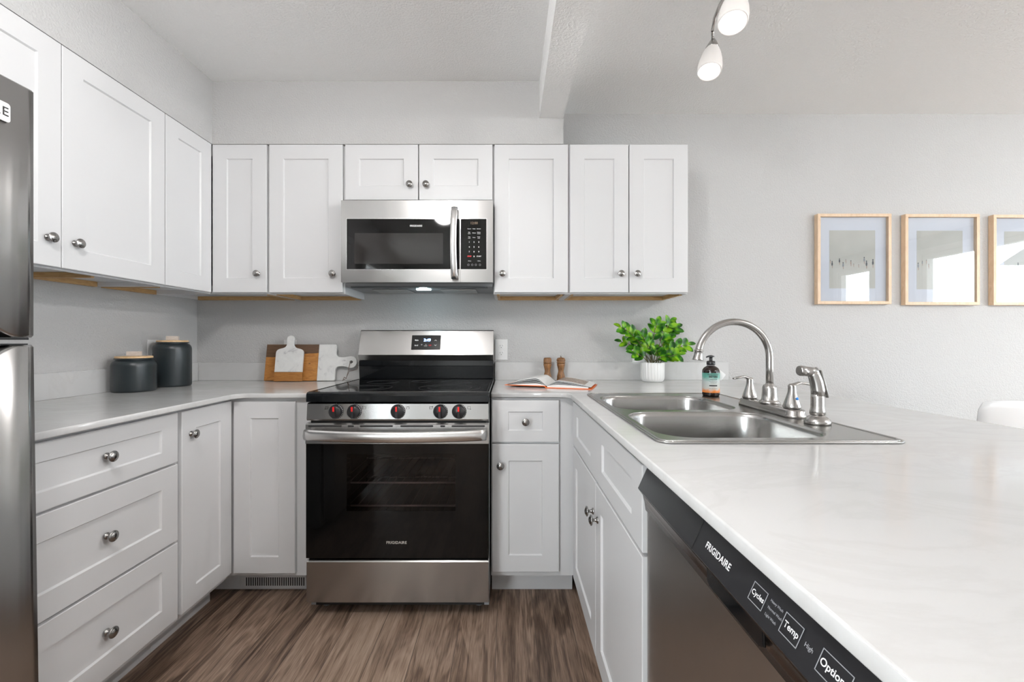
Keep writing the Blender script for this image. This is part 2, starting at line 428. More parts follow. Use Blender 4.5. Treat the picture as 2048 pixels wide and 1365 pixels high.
# ---------------------------------------------------------------- shaker fronts, knobs
def shaker(w, h, rt=0.072, rb=0.072, st=0.072, t=0.019, panels=None, mat=cab_m, rec=0.0065, sl=0.004):
    bm2 = bmesh.new(); e = 0.0016
    panels = panels or [(st, w-st)]
    xs = [e]
    for a, c in panels: xs += [a, c]
    xs.append(w-e)
    zs = [e, rb, h-rt, h-e]
    def V(x, y, z): return bm2.verts.new((x, y, z))
    def Q(*p):
        bm2.faces.new([V(*q) for q in p])
    for i in range(len(xs)-1):
        for j in range(3):
            x0, x1, z0, z1 = xs[i], xs[i+1], zs[j], zs[j+1]
            if j == 1 and i % 2 == 1:
                a, c, f, g = x0+sl, x1-sl, z0+sl, z1-sl
                o = [(x0, 0, z0), (x1, 0, z0), (x1, 0, z1), (x0, 0, z1)]
                n = [(a, rec, f), (c, rec, f), (c, rec, g), (a, rec, g)]
                Q(*n)
                for k in range(4): Q(o[k], o[(k+1) % 4], n[(k+1) % 4], n[k])
            else: Q((x0, 0, z0), (x1, 0, z0), (x1, 0, z1), (x0, 0, z1))
    fr = [(e, 0, e), (w-e, 0, e), (w-e, 0, h-e), (e, 0, h-e)]
    mid = [(0, e, 0), (w, e, 0), (w, e, h), (0, e, h)]
    bk = [(0, t, 0), (w, t, 0), (w, t, h), (0, t, h)]
    for k in range(4):
        k2 = (k+1) % 4
        Q(fr[k], fr[k2], mid[k2], mid[k]); Q(mid[k], mid[k2], bk[k2], bk[k])
    Q(*bk)
    bmesh.ops.remove_doubles(bm2, verts=bm2.verts, dist=1e-5)
    m = MB(); m.merge(bm2, mat); return m
KNOB = None
def knob(parent, x, z):
    global KNOB
    if KNOB is None:
        m = MB()
        m.lathe([(0.0105, 0), (0.0108, 0.0015), (0.009, 0.0035), (0.0052, 0.006), (0.0048, 0.013), (0.006, 0.0165), (0.0145, 0.0185), (0.0165, 0.0205),
                 (0.0165, 0.0225), (0.0150, 0.0240), (0.0128, 0.0243), (0.0118, 0.0250), (0.009, 0.0275), (0.004, 0.0288), (0, 0.029)], (0, 0, 0), '-y', 28, knob_m)
        KNOB = m.build('knob', parent=parent, loc=(x, 0, z)); return KNOB
    o = KNOB.copy(); C.objects.link(o); o.parent = parent; o.location = (x, 0, z); return o
def front(kind, root, x0, x1, z0, z1, kn=None, **k):
    o = shaker(x1-x0, z1-z0, **k).build(kind, parent=root, loc=(x0, 0, z0))
    if kn: knob(o, kn[0]-x0, kn[1]-z0)
    return o

def wall_cabinet(label, loc, rz, xa, xb, depth, z0, z1, doors, light_rail=(), group=None, name='wall_cabinet'):
    """local: door plane y=0; case from xa to xb; doors: (x0,x1,kx,kz)"""
    r = thing(name, label, 'cabinet', loc, rz, group)
    m = MB(); t = 0.016; zb = z0-0.007
    for a, c in ((xa, xa+t), (xb-t, xb)): m.box(a, c, 0.020, depth, zb, z1+0.001, cab_m)
    m.box(xa+t, xb-t, 0.020, depth-0.002, z1-0.02, z1+0.001, cab_m)
    m.box(xa+t, xb-t, 0.020, depth-0.002, zb+0.018, zb+0.032, under_m)      # recessed bottom
    m.box(xa+t, xb-t, depth-0.012, depth-0.002, zb+0.03, z1-0.02, cab_m)
    m.box(xa+t, xb-t, 0.020, 0.038, zb+0.001, zb+0.04, cab_m); m.box(xa+t, xb-t, 0.020, 0.038, z1-0.05, z1-0.02, cab_m)
    for a, c in ((xa+t, xa+t+0.024), (xb-t-0.024, xb-t)): m.box(a, c, 0.020, 0.038, zb+0.04, z1-0.05, cab_m)
    if len(doors) > 1:
        mid = (doors[0][1]+doors[1][0])/2
        m.box(mid-0.02, mid+0.02, 0.022, 0.038, zb+0.04, z1-0.05, cab_m)
    m.build('case', parent=r)
    m = MB()
    m.box(xa+t+0.001, xb-t-0.001, depth-0.020, depth-0.003, zb-0.004, zb+0.0175, oak_strip)
    for w in light_rail: m.box(w[0], w[1], w[2], w[3], zb-0.003, zb+0.0175, oak_strip)
    m.build('mounting_strip', parent=r)
    for d in doors: front('door', r, d[0], d[1], z0, z1, (d[2], d[3]) if len(d) > 2 else None)
    return r
YU = 2.184; D12 = YW-YU
ZU0, ZU1 = 1.3905, 2.1425
G1 = None
def inner(xa, xb): return ((xa+0.017, xa+0.030, 0.05, D12-0.02), (xb-0.030, xb-0.017, 0.05, D12-0.02))
wall_cabinet('narrow single-door white shaker wall cabinet tucked into the corner of the back wall', (0, YU, 0), 0, -1.803, -1.2180, D12, ZU0, ZU1,
             [(-1.499, -1.224, -1.266, 1.4845)], ((-1.250, -1.236, 0.05, D12-0.02),))
wall_cabinet('single-door white shaker wall cabinet directly left of the microwave', (0, YU, 0), 0, -1.2175, -0.832, D12, ZU0, ZU1,
             [(-1.211, -0.838, -0.884, 1.4845)], ((-1.2, -1.187, 0.05, D12-0.02),))
wall_cabinet('short two-door white shaker wall cabinet above the microwave', (0, YU, 0), 0, -0.8315, -0.0718, D12, 1.861, ZU1,
             [(-0.825, -0.4546, -0.495, 1.936), (-0.4495, -0.0762, -0.412, 1.936)])
wall_cabinet('single-door white shaker wall cabinet directly right of the microwave', (0, YU, 0), 0, -0.0713, 0.3120, D12, ZU0, ZU1,
             [(-0.066, 0.3073, -0.025, 1.4845)], ((0.275, 0.288, 0.05, D12-0.02), (-0.055, -0.042, 0.05, D12-0.02)))
wall_cabinet('two-door white shaker wall cabinet ending the back wall run on the right', (0, YU, 0), 0, 0.3125, 0.9215, D12, ZU0, ZU1,
             [(0.3174, 0.6146, 0.5735, 1.4845), (0.6196, 0.9168, 0.6555, 1.4845)], ((0.892, 0.905, 0.05, D12-0.02), (0.329, 0.342, 0.05, D12-0.02)))
DL = 0.303
wall_cabinet('two-door white shaker wall cabinet on the left wall next to the fridge', (-1.5, 1.0, 0), PI/2, 0.005, 0.8865, DL, ZU0, ZU1,
             [(0.012, 0.446, 0.402, 1.4825), (0.449, 0.883, 0.491, 1.4825)], ((0.60, 0.613, 0.05, DL-0.02),))
wall_cabinet('narrow knobless white shaker wall cabinet on the left wall beside the corner', (-1.5, 1.0, 0), PI/2, 0.887, 1.2015, DL, ZU0, ZU1,
             [(0.8888, 1.179)], ((0.905, 0.918, 0.05, DL-0.02),))
wall_cabinet('white shaker wall cabinet above the fridge', (-1.5, 0.0, 0), PI/2, 0.03, 1.0, DL, 1.82, ZU1,
             [(0.035, 0.513, 0.473, 1.88), (0.517, 0.995, 0.557, 1.88)])

def base_cabinet(label, loc, rz, xa, xb, depth, fronts, ztop=0.893, toe=True, yface=0.019, stile_r=0.02, group=None):
    r = thing('base_cabinet', label, 'cabinet', loc, rz, group)
    m = MB(); t = 0.016
    for a, c in ((xa, xa+t), (xb-t, xb)): m.box(a, c, yface+0.001, depth, 0.112, ztop, cab_m)
    m.box(xa+t, xb-t, yface+0.001, depth-0.001, 0.112, 0.13, cab_m)
    m.box(xa+t, xb-t, depth-0.008, depth-0.001, 0.13, ztop, cab_m)
    m.box(xa+t, xb-t, yface, yface+0.016, 0.112, ztop, cab_m)
    m.box(xa, xb, 0.108, 0.122, 0.0, 0.112, cab_m)
    for a, c in ((xa, xa+t), (xb-t, xb)): m.box(a, c, 0.122, depth, 0.0, 0.112, cab_m)
    m.build('case', parent=r)
    for f in fronts:
        front(f[0], r, f[1], f[2], f[3], f[4], f[5] if len(f) > 5 else None, **(f[6] if len(f) > 6 else {}))
    return r
YF = 1.873
base_cabinet('white shaker base cabinet with a stack of three drawers beside the fridge', (-1.2, 1.0, 0), PI/2, 0.0, 0.5745, 0.600,
             [('drawer', 0.008, 0.566, 0.704, 0.883, (0.287, 0.799), dict(rt=0.05, rb=0.05)),
              ('drawer', 0.008, 0.566, 0.419, 0.696, (0.287, 0.560), dict(rt=0.07, rb=0.07)),
              ('drawer', 0.008, 0.566, 0.134, 0.411, (0.287, 0.272), dict(rt=0.07, rb=0.07))])
base_cabinet('white shaker base cabinet with one knobbed door right of the drawer stack', (-1.2, 1.0, 0), PI/2, 0.5755, 0.8905, 0.600,
             [('door', 0.585, 0.871, 0.134, 0.883, (0.630, 0.792))])
base_cabinet('knobless narrow white shaker base cabinet left of the range above the floor register', (0, YF, 0), 0, -1.803, -0.834, YW-YF-0.002,
             [('door', -1.1935, -0.9256, 0.130, 0.8793)])
base_cabinet('white shaker base cabinet with one drawer over one door right of the range', (0, YF, 0), 0, -0.0718, 0.298, YW-YF-0.002,
             [('drawer', -0.0675, 0.2243, 0.703, 0.886, (0.0784, 0.7935), dict(rt=0.05, rb=0.05, st=0.070)),
              ('door', -0.0675, 0.2243, 0.1366, 0.694, (-0.0305, 0.6035))])
# sink cabinet, facing the aisle from the peninsula: local x runs towards the camera
base_cabinet('white shaker sink cabinet in the peninsula with two doors under a false front', (0.280, 1.838, 0), -PI/2, -0.03, 0.9465, 0.645,
             [('drawer_front', 0.0, 0.943, 0.703, 0.886, None, dict(rt=0.05, rb=0.05, panels=[(0.093, 0.387), (0.557, 0.867)])),
              ('door', 0.0, 0.4685, 0.1366, 0.694, (0.4345, 0.5885)), ('door', 0.4715, 0.943, 0.1366, 0.694, (0.505, 0.5885))])
base_cabinet('white shaker base cabinet at the free end of the peninsula past the dishwasher', (0.280, 0.281, 0), -PI/2, 0.0, 0.56, 0.645,
             [('door', 0.004, 0.556, 0.1366, 0.886, (0.05, 0.80))])
# floor register in the toe kick
r = thing('floor_register', 'white slotted heating register in the toe kick left of the range', 'vent', (-1.07, 1.974, 0.0))
m = MB(); m.box(-0.156, 0.145, 0, 0.004, 0.008, 0.066, cab_m, 0.001); m.build('plate', parent=r)
m = MB()
for k in range(27):
    x = -0.130+k*0.0101
    m.box(x, x+0.0052, -0.0008, 0.0005, 0.020, 0.058, dark_void)
m.build('slot', parent=r, kind='stuff')

# ---------------------------------------------------------------- counters
def arc(cx, cy, r, a0, a1, n=8): return [(cx+r*math.cos(R(a0+(a1-a0)*k/n)), cy+r*math.sin(R(a0+(a1-a0)*k/n))) for k in range(n+1)]
ZL, ZR = 0.9155, 0.9180
XCL, XCR, YCF, XBAR = -1.172, 0.2693, 1.866, 1.331
outl = [(XL+0.001, YW-0.001), (XL+0.001, 0.975), (XCL, 0.975)] + arc(XCL+0.05, YCF-0.05, 0.05, 180, 90) + [(-0.835, YCF), (-0.835, YW-0.001)]
me = slab_mesh([outl], ZL-0.020, ZL, 0.003); me.materials.append(quartz_m)
o = bpy.data.objects.new('countertop', me); C.objects.link(o); tag(o, 'L-shaped white quartz countertop with canisters and cutting boards left of the range', 'countertop')
SX0, SX1, SY0, SY1 = 0.3314, 0.891, 0.9424, 1.826
outl = [(-0.0715, YW-0.001), (-0.0715, YCF)] + arc(XCR-0.05, YCF-0.05, 0.05, 90, 0) + [(XCR, -0.32), (XBAR, -0.32), (XBAR, YW-0.001)]
hole = rrect(SX0+0.012, SX1-0.012, SY0+0.012, SY1-0.012, 0.03)
me = slab_mesh([outl, hole], ZR-0.020, ZR, 0.003); me.materials.append(quartz_m)
o = bpy.data.objects.new('countertop', me); C.objects.link(o); tag(o, 'long white quartz peninsula countertop with the sink set into it', 'countertop')
m = MB(); m.box(XL+0.001, XL+0.020, 1.0, YW-0.001, ZL+0.0003, ZL+0.103, quartz_m, 0.001); tag(m.build('backsplash'), 'low white quartz backsplash strip along the left wall behind the black canisters', 'backsplash')
m = MB(); m.box(XL+0.021, -0.84, YW-0.020, YW-0.001, ZL+0.0003, ZL+0.103, quartz_m, 0.001); tag(m.build('backsplash'), 'low white quartz backsplash strip behind the cutting boards', 'backsplash')
m = MB(); m.box(-0.0715, 1.275, YW-0.020, YW-0.001, ZR+0.0003, ZR+0.103, quartz_m, 0.001); tag(m.build('backsplash'), 'low white quartz backsplash strip behind the mills and potted plant', 'backsplash')
m = MB(); m.box(0.935, 0.953, -0.30, 2.49, 0.0, ZR-0.0205, cab_m); tag(m.build('peninsula_panel'), 'white back panel under the bar overhang of the peninsula', 'panel')

# ---------------------------------------------------------------- sink
r = thing('kitchen_sink', 'stainless steel double bowl drop-in sink set in the peninsula countertop', 'sink', (0, 0, ZR))
b1 = (0.357, 0.765, 1.380, 1.735); b2 = (0.357, 0.770, 0.985, 1.343)
me = slab_mesh([rrect(SX0, SX1, SY0, SY1, 0.035), rrect(*b1, 0.085, 10), rrect(*b2, 0.085, 10)], 0.0003, 0.005, 0.002); me.materials.append(steel_sink)
o = bpy.data.objects.new('rim', me); C.objects.link(o); o.parent = r
m = MB()
path = [(SX0+0.012, SY0+0.012), (SX1-0.014, SY0+0.012), (SX1-0.014, SY1-0.012), (SX0+0.012, SY1-0.012)]
pts = rrect(SX0+0.010, SX1-0.010, SY0+0.010, SY1-0.010, 0.026)
pts = [(x, y, 0.0048) for x, y in pts]; m.tube(pts+pts[:2], 0.0028, 8, steel_sink, flat=(1.6, 0.8)); m.build('raised_edge', parent=r)
def bowl(b, dep):
    rows = []; cx, cy = (b[0]+b[1])/2, (b[2]+b[3])/2
    prof = [(0.004, 0.0048, 0.088), (0.001, 0.0040, 0.086), (-0.003, -0.001, 0.083), (-0.006, -0.010, 0.080)]
    prof += [(-0.008, -dep*0.5, 0.078), (-0.012, -dep+0.05, 0.075), (-0.020, -dep+0.022, 0.07), (-0.036, -dep+0.007, 0.06), (-0.06, -dep, 0.05), (-0.12, -dep-0.002, 0.04)]
    for off, z, rad in prof:
        rows.append([(x, y, z) for x, y in rrect(b[0]-off, b[1]+off, b[2]-off, b[3]+off, rad, 10)])
    rows.append([(cx+(x-cx)*0.2, cy+(y-cy)*0.2, -dep-0.004) for x, y, z in rows[-1]])
    m = MB(); m.grid(rows, steel_sink, True, True, False)
    m.grid([rows[-1], [(cx, cy, -dep-0.004)]*len(rows[-1])], steel_sink, True, True)
    o = m.build('bowl', parent=r)
    m = MB(); m.lathe([(0.045, -dep-0.001), (0.045, -dep+0.001), (0.036, -dep), (0.03, -dep-0.006), (0, -dep-0.006)], (cx, cy, 0), 'z', 28, chrome_m); m.build('drain', parent=o)
bowl(b1, 0.19); bowl(b2, 0.19)

# ---------------------------------------------------------------- faucet
FX, FY, ZD = 0.835, 1.370, ZR+0.005
r = thing('kitchen_faucet', 'brushed nickel gooseneck kitchen faucet with two lever handles on the sink deck', 'faucet', (FX, FY, ZD+0.0003))
m = MB(); rows = []
for off, z in ((0, 0.0), (0.001, 0.006), (-0.003, 0.009), (-0.003, 0.018), (-0.006, 0.022), (-0.012, 0.0235)):
    rows.append([(x, y, z) for x, y in rrect(-0.030-off, 0.030+off, -0.148-off, 0.148+off, 0.028+off, 8)])
m.grid(rows, nickel_m, True, True, True); m.build('base_plate', parent=r)
ZP = 0.0235
m = MB(); m.lathe([(0.030, ZP), (0.030, ZP+0.004), (0.026, ZP+0.008), (0.0235, ZP+0.012), (0.0215, ZP+0.03), (0.0205, ZP+0.048), (0.018, ZP+0.056), (0.012, ZP+0.060), (0.012, ZP+0.063)], (0, 0, 0), 'z', 32, nickel_m); m.build('spout_collar', parent=r)
zc = 1.205-ZD; rad = 0.114
pts = [(0, 0, ZP+0.05), (0, 0, zc-rad-0.03)]
for k in range(0, 25):
    a = R(180-k*6.9-180) ; th = R(k*6.9)
    pts.append((-rad+rad*math.cos(th), 0, zc-rad+rad*math.sin(th)*1.0))
e = pts[-1]; pts.append((e[0]-0.0015, 0, e[2]-0.008)); tip = pts[-1]
m = MB(); m.tube(pts, 0.0108, 16, nickel_m)
m.lathe([(0.0108, 0.006), (0.0118, 0.005), (0.0140, 0.003), (0.0140, 0.001), (0.0125, -0.001), (0.0130, -0.012), (0.0150, -0.021), (0.0165, -0.026), (0.0165, -0.029), (0.010, -0.029)], tip, 'z', 24, nickel_m, M=Matrix.Rotation(R(6), 4, 'Y'))
m.build('spout', parent=r)
def lever(y, sgn, rot):
    m = MB()
    m.T = Matrix.Translation((0, y, ZP)) @ Matrix.Rotation(R(rot), 4, 'Z')
    m.lathe([(0.019, 0), (0.0235, 0.002), (0.0235, 0.006), (0.021, 0.016), (0.0150, 0.034), (0.0112, 0.048), (0.0105, 0.060), (0.011, 0.066), (0.008, 0.071), (0, 0.073)], (0, 0, 0), 'z', 28, nickel_m)
    pts = [(-0.006*sgn, 0, 0.062), (0.006*sgn, 0, 0.069), (0.022*sgn, 0, 0.0745), (0.038*sgn, 0, 0.073), (0.052*sgn, 0, 0.070), (0.062*sgn, 0, 0.0685)]
    m.tube(pts, [0.009, 0.0095, 0.008, 0.0075, 0.008, 0.005], 12, nickel_m, flat=(1.0, 0.5))
    return m.build('handle', parent=r)
lever(0.112, -1, 8)
h = lever(-0.108, 1, 4)
m = MB(); m.lathe([(0.0038, 0), (0.0038, 0.0012), (0, 0.0015)], (0.004, -0.108-0.0168, ZP+0.030), '-y', 14, plain('blue_dot', (0.0, 0.22, 0.75), 0.3), M=Matrix.Rotation(R(-14), 4, 'X')); m.build('cold_index', parent=h)

r = thing('side_sprayer', 'brushed nickel side sprayer standing in the sink deck nearest the camera', 'sprayer', (0.829, 1.15, ZD+0.0003))
m = MB(); m.lathe([(0.030, 0), (0.031, 0.004), (0.029, 0.012), (0.022, 0.019), (0.017, 0.021), (0.017, 0.024)], (0, 0, 0), 'z', 32, nickel_m); m.build('base', parent=r)
m = MB(); m.lathe([(0.0155, 0.024), (0.0185, 0.026), (0.0175, 0.036), (0.0162, 0.040), (0.0158, 0.048), (0.0155, 0.07), (0.0148, 0.085)], (0, 0, 0), 'z', 28, nickel_m, M=None)
m.tube([(0, 0, 0.070), (0.001, 0, 0.09), (-0.003, 0, 0.112), (-0.010, 0, 0.132), (-0.016, 0, 0.141)], [0.0150, 0.0165, 0.0158, 0.0145, 0.0125], 20, nickel_m)
m.build('body', parent=r)
m = MB(); m.tube([(-0.004, 0, 0.137), (-0.018, 0, 0.1385), (-0.036, 0, 0.1405)], [0.0125, 0.0130, 0.0130], 22, nickel_m)
m.tube([(-0.034, 0, 0.1403), (-0.036, 0, 0.1405), (-0.046, 0, 0.1418), (-0.050, 0, 0.142)], [0.0130, 0.0140, 0.0140, 0.0125], 22, nickel_m)
m.build('spray_head', parent=r)
m = MB(); m.tube([(-0.004, 0, 0.150), (0.006, 0, 0.143), (0.015, 0, 0.112), (0.0235, 0, 0.080), (0.026, 0, 0.070)], [0.004, 0.0075, 0.0075, 0.0075, 0.006], 12, nickel_m, flat=(1.0, 0.45)); m.build('trigger', parent=r)
# ---------------------------------------------------------------- range
RX0, RX1, RC = -0.828, -0.078, -0.453
r = thing('kitchen_range', 'stainless steel and black glass freestanding electric range between the base cabinets', 'range', (RC, 0, 0))
hw = 0.375
m = MB()   # open-front cabinet body with a real oven cavity
for s in (-1, 1): m.box(s*hw-(0.02 if s > 0 else 0), s*hw+(0.02 if s < 0 else 0), 1.815, 2.44, 0.03, 0.889, grey_pl)
m.box(-hw+0.02, hw-0.02, 2.30, 2.44, 0.03, 0.889, dark_void)
m.box(-hw+0.02, hw-0.02, 1.815, 2.30, 0.03, 0.27, dark_void)
m.box(-hw+0.02, hw-0.02, 1.815, 2.30, 0.76, 0.889, dark_void)
for s in (-1, 1): m.box(min(s*0.29, s*(hw-0.02)), max(s*0.29, s*(hw-0.02)), 1.815, 2.30, 0.27, 0.76, dark_void)
m.build('body', parent=r)
cav = plain('oven_enamel', (0.10, 0.085, 0.085), 0.25)
m = MB(); m.box(-0.289, 0.289, 2.27, 2.299, 0.271, 0.759, cav); m.box(-0.289, 0.289, 1.83, 2.27, 0.271, 0.28, cav)
for s in (-1, 1): m.box(min(s*0.285, s*0.289), max(s*0.285, s*0.289), 1.83, 2.27, 0.28, 0.759, cav)
m.build('oven_liner', parent=r)
rack_m = plain('oven_rack_wire', (0.85, 0.83, 0.80), 0.35, 0.6)
dim_wire = plain('rack_wire', (0.28, 0.27, 0.26), 0.4, 0.6)
for zz in (0.534, 0.435):
    m = MB(); m.tube([(-0.28, 1.85, zz), (0.28, 1.85, zz)], 0.0042, 8, rack_m); m.tube([(-0.28, 2.24, zz), (0.28, 2.24, zz)], 0.0042, 8, rack_m)
    for k in range(15): m.tube([(-0.266+k*0.038, 1.85, zz+0.003), (-0.266+k*0.038, 2.24, zz+0.003)], 0.0014, 6, dim_wire)
    m.build('oven_rack', parent=r)
# cooktop
m = MB(); m.box(-hw+0.008, hw-0.008, 1.80, 2.385, 0.925, 0.9318, black_glass, 0.001)
cook = m.build('cooktop', parent=r)
m = MB()
prof = [(1.800, 0.9335), (1.782, 0.9325), (1.773, 0.927), (1.770, 0.918), (1.770, 0.893), (1.80, 0.889), (2.40, 0.889), (2.40, 0.924), (1.800, 0.9245)]
m.prism([(y, z) for y, z in prof], -hw-0.003, hw+0.003, 'yz', black_enamel, 0.004)
for s in (-1, 1): m.box(min(s*(hw-0.008), s*(hw+0.003)), max(s*(hw-0.008), s*(hw+0.003)), 1.795, 2.385, 0.922, 0.9335, black_enamel, 0.0015)
m.build('cooktop_frame', parent=r)
ring_m = plain('burner_ring', (0.10, 0.10, 0.105), 0.25)
def ring(cx, cy, rr, w=0.0018):
    m.lathe([(rr-w, 0.93185), (rr-w, 0.9321), (rr, 0.9321), (rr, 0.93185)], (cx, cy, 0), 'z', 64, ring_m, smooth=False, cap=False)
m = MB()
for cx, cy, rr in ((-0.19, 1.96, 0.115), (-0.19, 1.96, 0.075), (-0.19, 2.22, 0.08), (0.19, 1.96, 0.10), (0.19, 2.22, 0.08), (0.19, 1.96, 0.14), (0, 2.25, 0.05)): ring(cx, cy, rr)
m.build('burner_marking', parent=cook)
# backguard
m = MB()
prof = [(2.452, 0.925), (2.405, 0.925), (2.400, 0.935), (2.398, 1.003), (2.392, 1.006), (2.394, 1.034), (2.452, 1.034)]
m.prism(prof, -hw+0.001, hw-0.001, 'yz', black_enamel, 0.002); m.build('lower_backguard', parent=r)
m = MB()
prof = [(2.452, 1.0345), (2.398, 1.0345), (2.380, 1.067), (2.425, 1.200), (2.429, 1.205), (2.452, 1.206)]
m.prism(prof, -hw, hw, 'yz', steel_m, 0.002)
bgd = m.build('backguard', parent=r)
# tilted face of the backguard: from (2.380,1.067) to (2.425,1.200)
tl = Vector((0, 0.045, 0.133)).normalized()
def bgp(x, z, o=0.0015):
    y = 2.380+(z-1.067)*0.045/0.133
    return Vector((x, y, z))+Vector((0, -tl.z, tl.y))*o
def M_bg(x, z, o): return frame_M(bgp(x, z, o), (1, 0, 0), tl)
dx0, dx1, dz0, dz1 = (823-1015)*2.40/860-RC, (881-1015)*2.40/860-RC, H+(682-700)*2.395/860, H+(682-671)*2.42/860
m = MB(); m.T = M_bg((dx0+dx1)/2, (dz0+dz1)/2, 0.0); w_, h_ = (dx1-dx0)/2, (dz1-dz0)/2*1.05
m.box(-w_, w_, -h_, h_, -0.002, 0.0015, black_glass, 0.0006)
disp = m.build('display', parent=r)
m = MB(); ccx, ccz = (dx0+dx1)/2, (dz0+dz1)/2
def bt(s, size, ax, az, mat, **k): put_text(m, s, size, bgp(ccx+ax, ccz+az, 0.0019), mat, (1, 0, 0), tl, **k)
bt('3:49', 0.023, 0.006, 0.012, led_m, bold=0.03); bt('Bake', 0.010, -0.053, 0.012, white_print, bold=0.03); bt('Broil', 0.010, -0.053, -0.017, white_print, bold=0.03)
bt('START', 0.0065, -0.001, -0.020, white_print); bt('OFF', 0.009, 0.023, -0.017, red_print, bold=0.03)
for sx, sz, sg in ((0.053, 0.012, 1), (0.053, -0.017, -1)):
    m.T = M_bg(ccx+sx, ccz+sz, 0.002)
    for q in (-1, 1):
        m.prism([(0, 0.003*sg), (q*0.006, -0.003*sg), (q*0.006, -0.0055*sg), (0, 0.0005*sg)], 0, 0.0002, 'xy', white_print)
    m.T = Matrix.Identity(4)
for sx in (-0.024, 0.0):
    m.T = M_bg(ccx+sx, ccz-0.013, 0.0018); m.lathe([(0.0033, 0), (0.0033, 0.0003), (0.0026, 0.0003), (0.0026, 0)], (0, 0, 0), 'z', 16, white_print, smooth=False, cap=False); m.T = Matrix.Identity(4)
m.build('display_lettering', parent=disp, kind='stuff')
# control panel
m = MB(); m.prism([(1.84, 0.888), (1.783, 0.888), (1.776, 0.884), (1.770, 0.822), (1.773, 0.816), (1.84, 0.816)], -hw, hw, 'yz', steel_m, 0.0015)
cp = m.build('control_panel', parent=r)
m = MB(); m.box(-hw+0.012, hw-0.012, 1.785, 1.815, 0.806, 0.816, dark_void); m.build('door_gap', parent=r)
red_m = plain('red_marker', (0.75, 0.01, 0.01), 0.35)
kx = [(u-1015)*1.765/860-RC for u in (671, 707.5, 795, 880.5, 918)]
kz = 0.853
K0 = None
for i, x in enumerate(kx):
    if K0 is None:
        m = MB(); m.lathe([(0.030, 0), (0.030, 0.003), (0.0285, 0.004), (0.0265, 0.006), (0.0250, 0.018), (0.0235, 0.020), (0, 0.0205)], (0, 0, 0), '-y', 36, black_pl)
        m.box(-0.0055, 0.0055, -0.030, -0.018, -0.0245, 0.0245, black_pl, 0.002)
        K0 = m.build('control_knob', parent=r, loc=(x, 1.7725, kz))
        m = MB(); m.box(-0.0035, 0.0035, -0.0308, -0.029, 0.004, 0.0235, red_m, 0.0005); m.build('marker', parent=K0)
        m = MB()
        for k in range(9):
            a = R(62-k*15); cx, cz = 0.0277*math.cos(a), 0.0277*math.sin(a)
            m.box(cx-0.0011, cx+0.0011, -0.0052, -0.004, cz-0.0011, cz+0.0011, white_print)
        m.build('dial_marks', parent=K0)
    else:
        k_ = K0.copy(); C.objects.link(k_); k_.parent = r; k_.location = (x, 1.7725, kz)
        for ch in K0.children:
            c_ = ch.copy(); C.objects.link(c_); c_.parent = k_
m = MB()
for i, x in enumerate(kx):
    sx = x+(-0.040 if i in (0, 3) else 0.040); sz = 0.868; y = 1.7735
    frame_rect(m, 'y', y-0.0005, y, sx-0.006, sx+0.006, sz-0.005, sz+0.005, 0.0008, dark_print)
    qx, qz = [(-0.0065, -0.0055), (-0.0065, 0.0055), (0, 0.0035), (0.0065, 0.0055), (0.0065, -0.0055)][i]
    m.box(sx+qx-0.0013, sx+qx+0.0013, y-0.0006, y, sz+qz-0.0013, sz+qz+0.0013, dark_print)
    m.box(x-0.0005, x+0.0005, y-0.001, y+0.002, kz+0.031, kz+0.036, dark_print)
m.build('burner_symbols', parent=cp, kind='stuff')
# oven door
DY = 1.767; wx0, wx1, wz0, wz1 = (693-1015)*DY/860-RC, (911-1015)*DY/860-RC, H-341*DY/860, H-227*DY/860
dz0, dz1 = 0.251, 0.806; zs = 0.722
m = MB()
for (a, c, e, f) in ((-hw, wx0, dz0, zs), (wx1, hw, dz0, zs), (wx0, wx1, dz0, wz0), (wx0, wx1, wz1, zs)):
    m.box(a, c, DY, DY+0.045, e, f, black_glass)
door = m.build('oven_door', parent=r)
m = MB(); m.prism([(DY+0.045, dz1), (DY+0.006, dz1), (DY-0.001, dz1-0.006), (DY-0.003, zs), (DY+0.045, zs)], -hw-0.002, hw+0.002, 'yz', steel_m, 0.0012)
for a, c in ((-0.366, -0.228), (-0.203, -0.178), (-0.153, -0.018), (0.013, 0.148), (0.177, 0.197), (0.223, 0.360)):
    m.prism(rrect(a, c, 0.7905, 0.7975, 0.003, 3), DY-0.0014, DY+0.002, 'xz', dark_void)
m.build('upper_trim', parent=door)
m = MB(); m.box(wx0, wx1, DY+0.001, DY+0.004, wz0, wz1, oven_glass); m.build('window', parent=door)
m = MB(); put_text(m, 'FRIGIDAIRE', 0.0155, (-0.003, DY-0.0006, H-404*DY/860), plain('silver_print', (0.55, 0.53, 0.50), 0.4), bold=0.02, space=1.08); m.build('logo', parent=door)
m = MB()
zc = 0.765; pts = []; rr = []
for k in range(33):
    t = k/32; x = -0.366+0.732*t
    y = DY-0.030-0.030*math.sin(PI*t)**0.6; z = zc-0.004*math.sin(PI*t)
    pts.append((x, y, z)); rr.append(0.0225)
m.tube(pts, rr, 18, handle_m, flat=(0.5, 1.0))
for s in (-1, 1): m.box(min(s*0.366, s*0.346), max(s*0.366, s*0.346), DY-0.036, DY, zc-0.012, zc+0.012, handle_m, 0.003)
m.build('handle', parent=door)
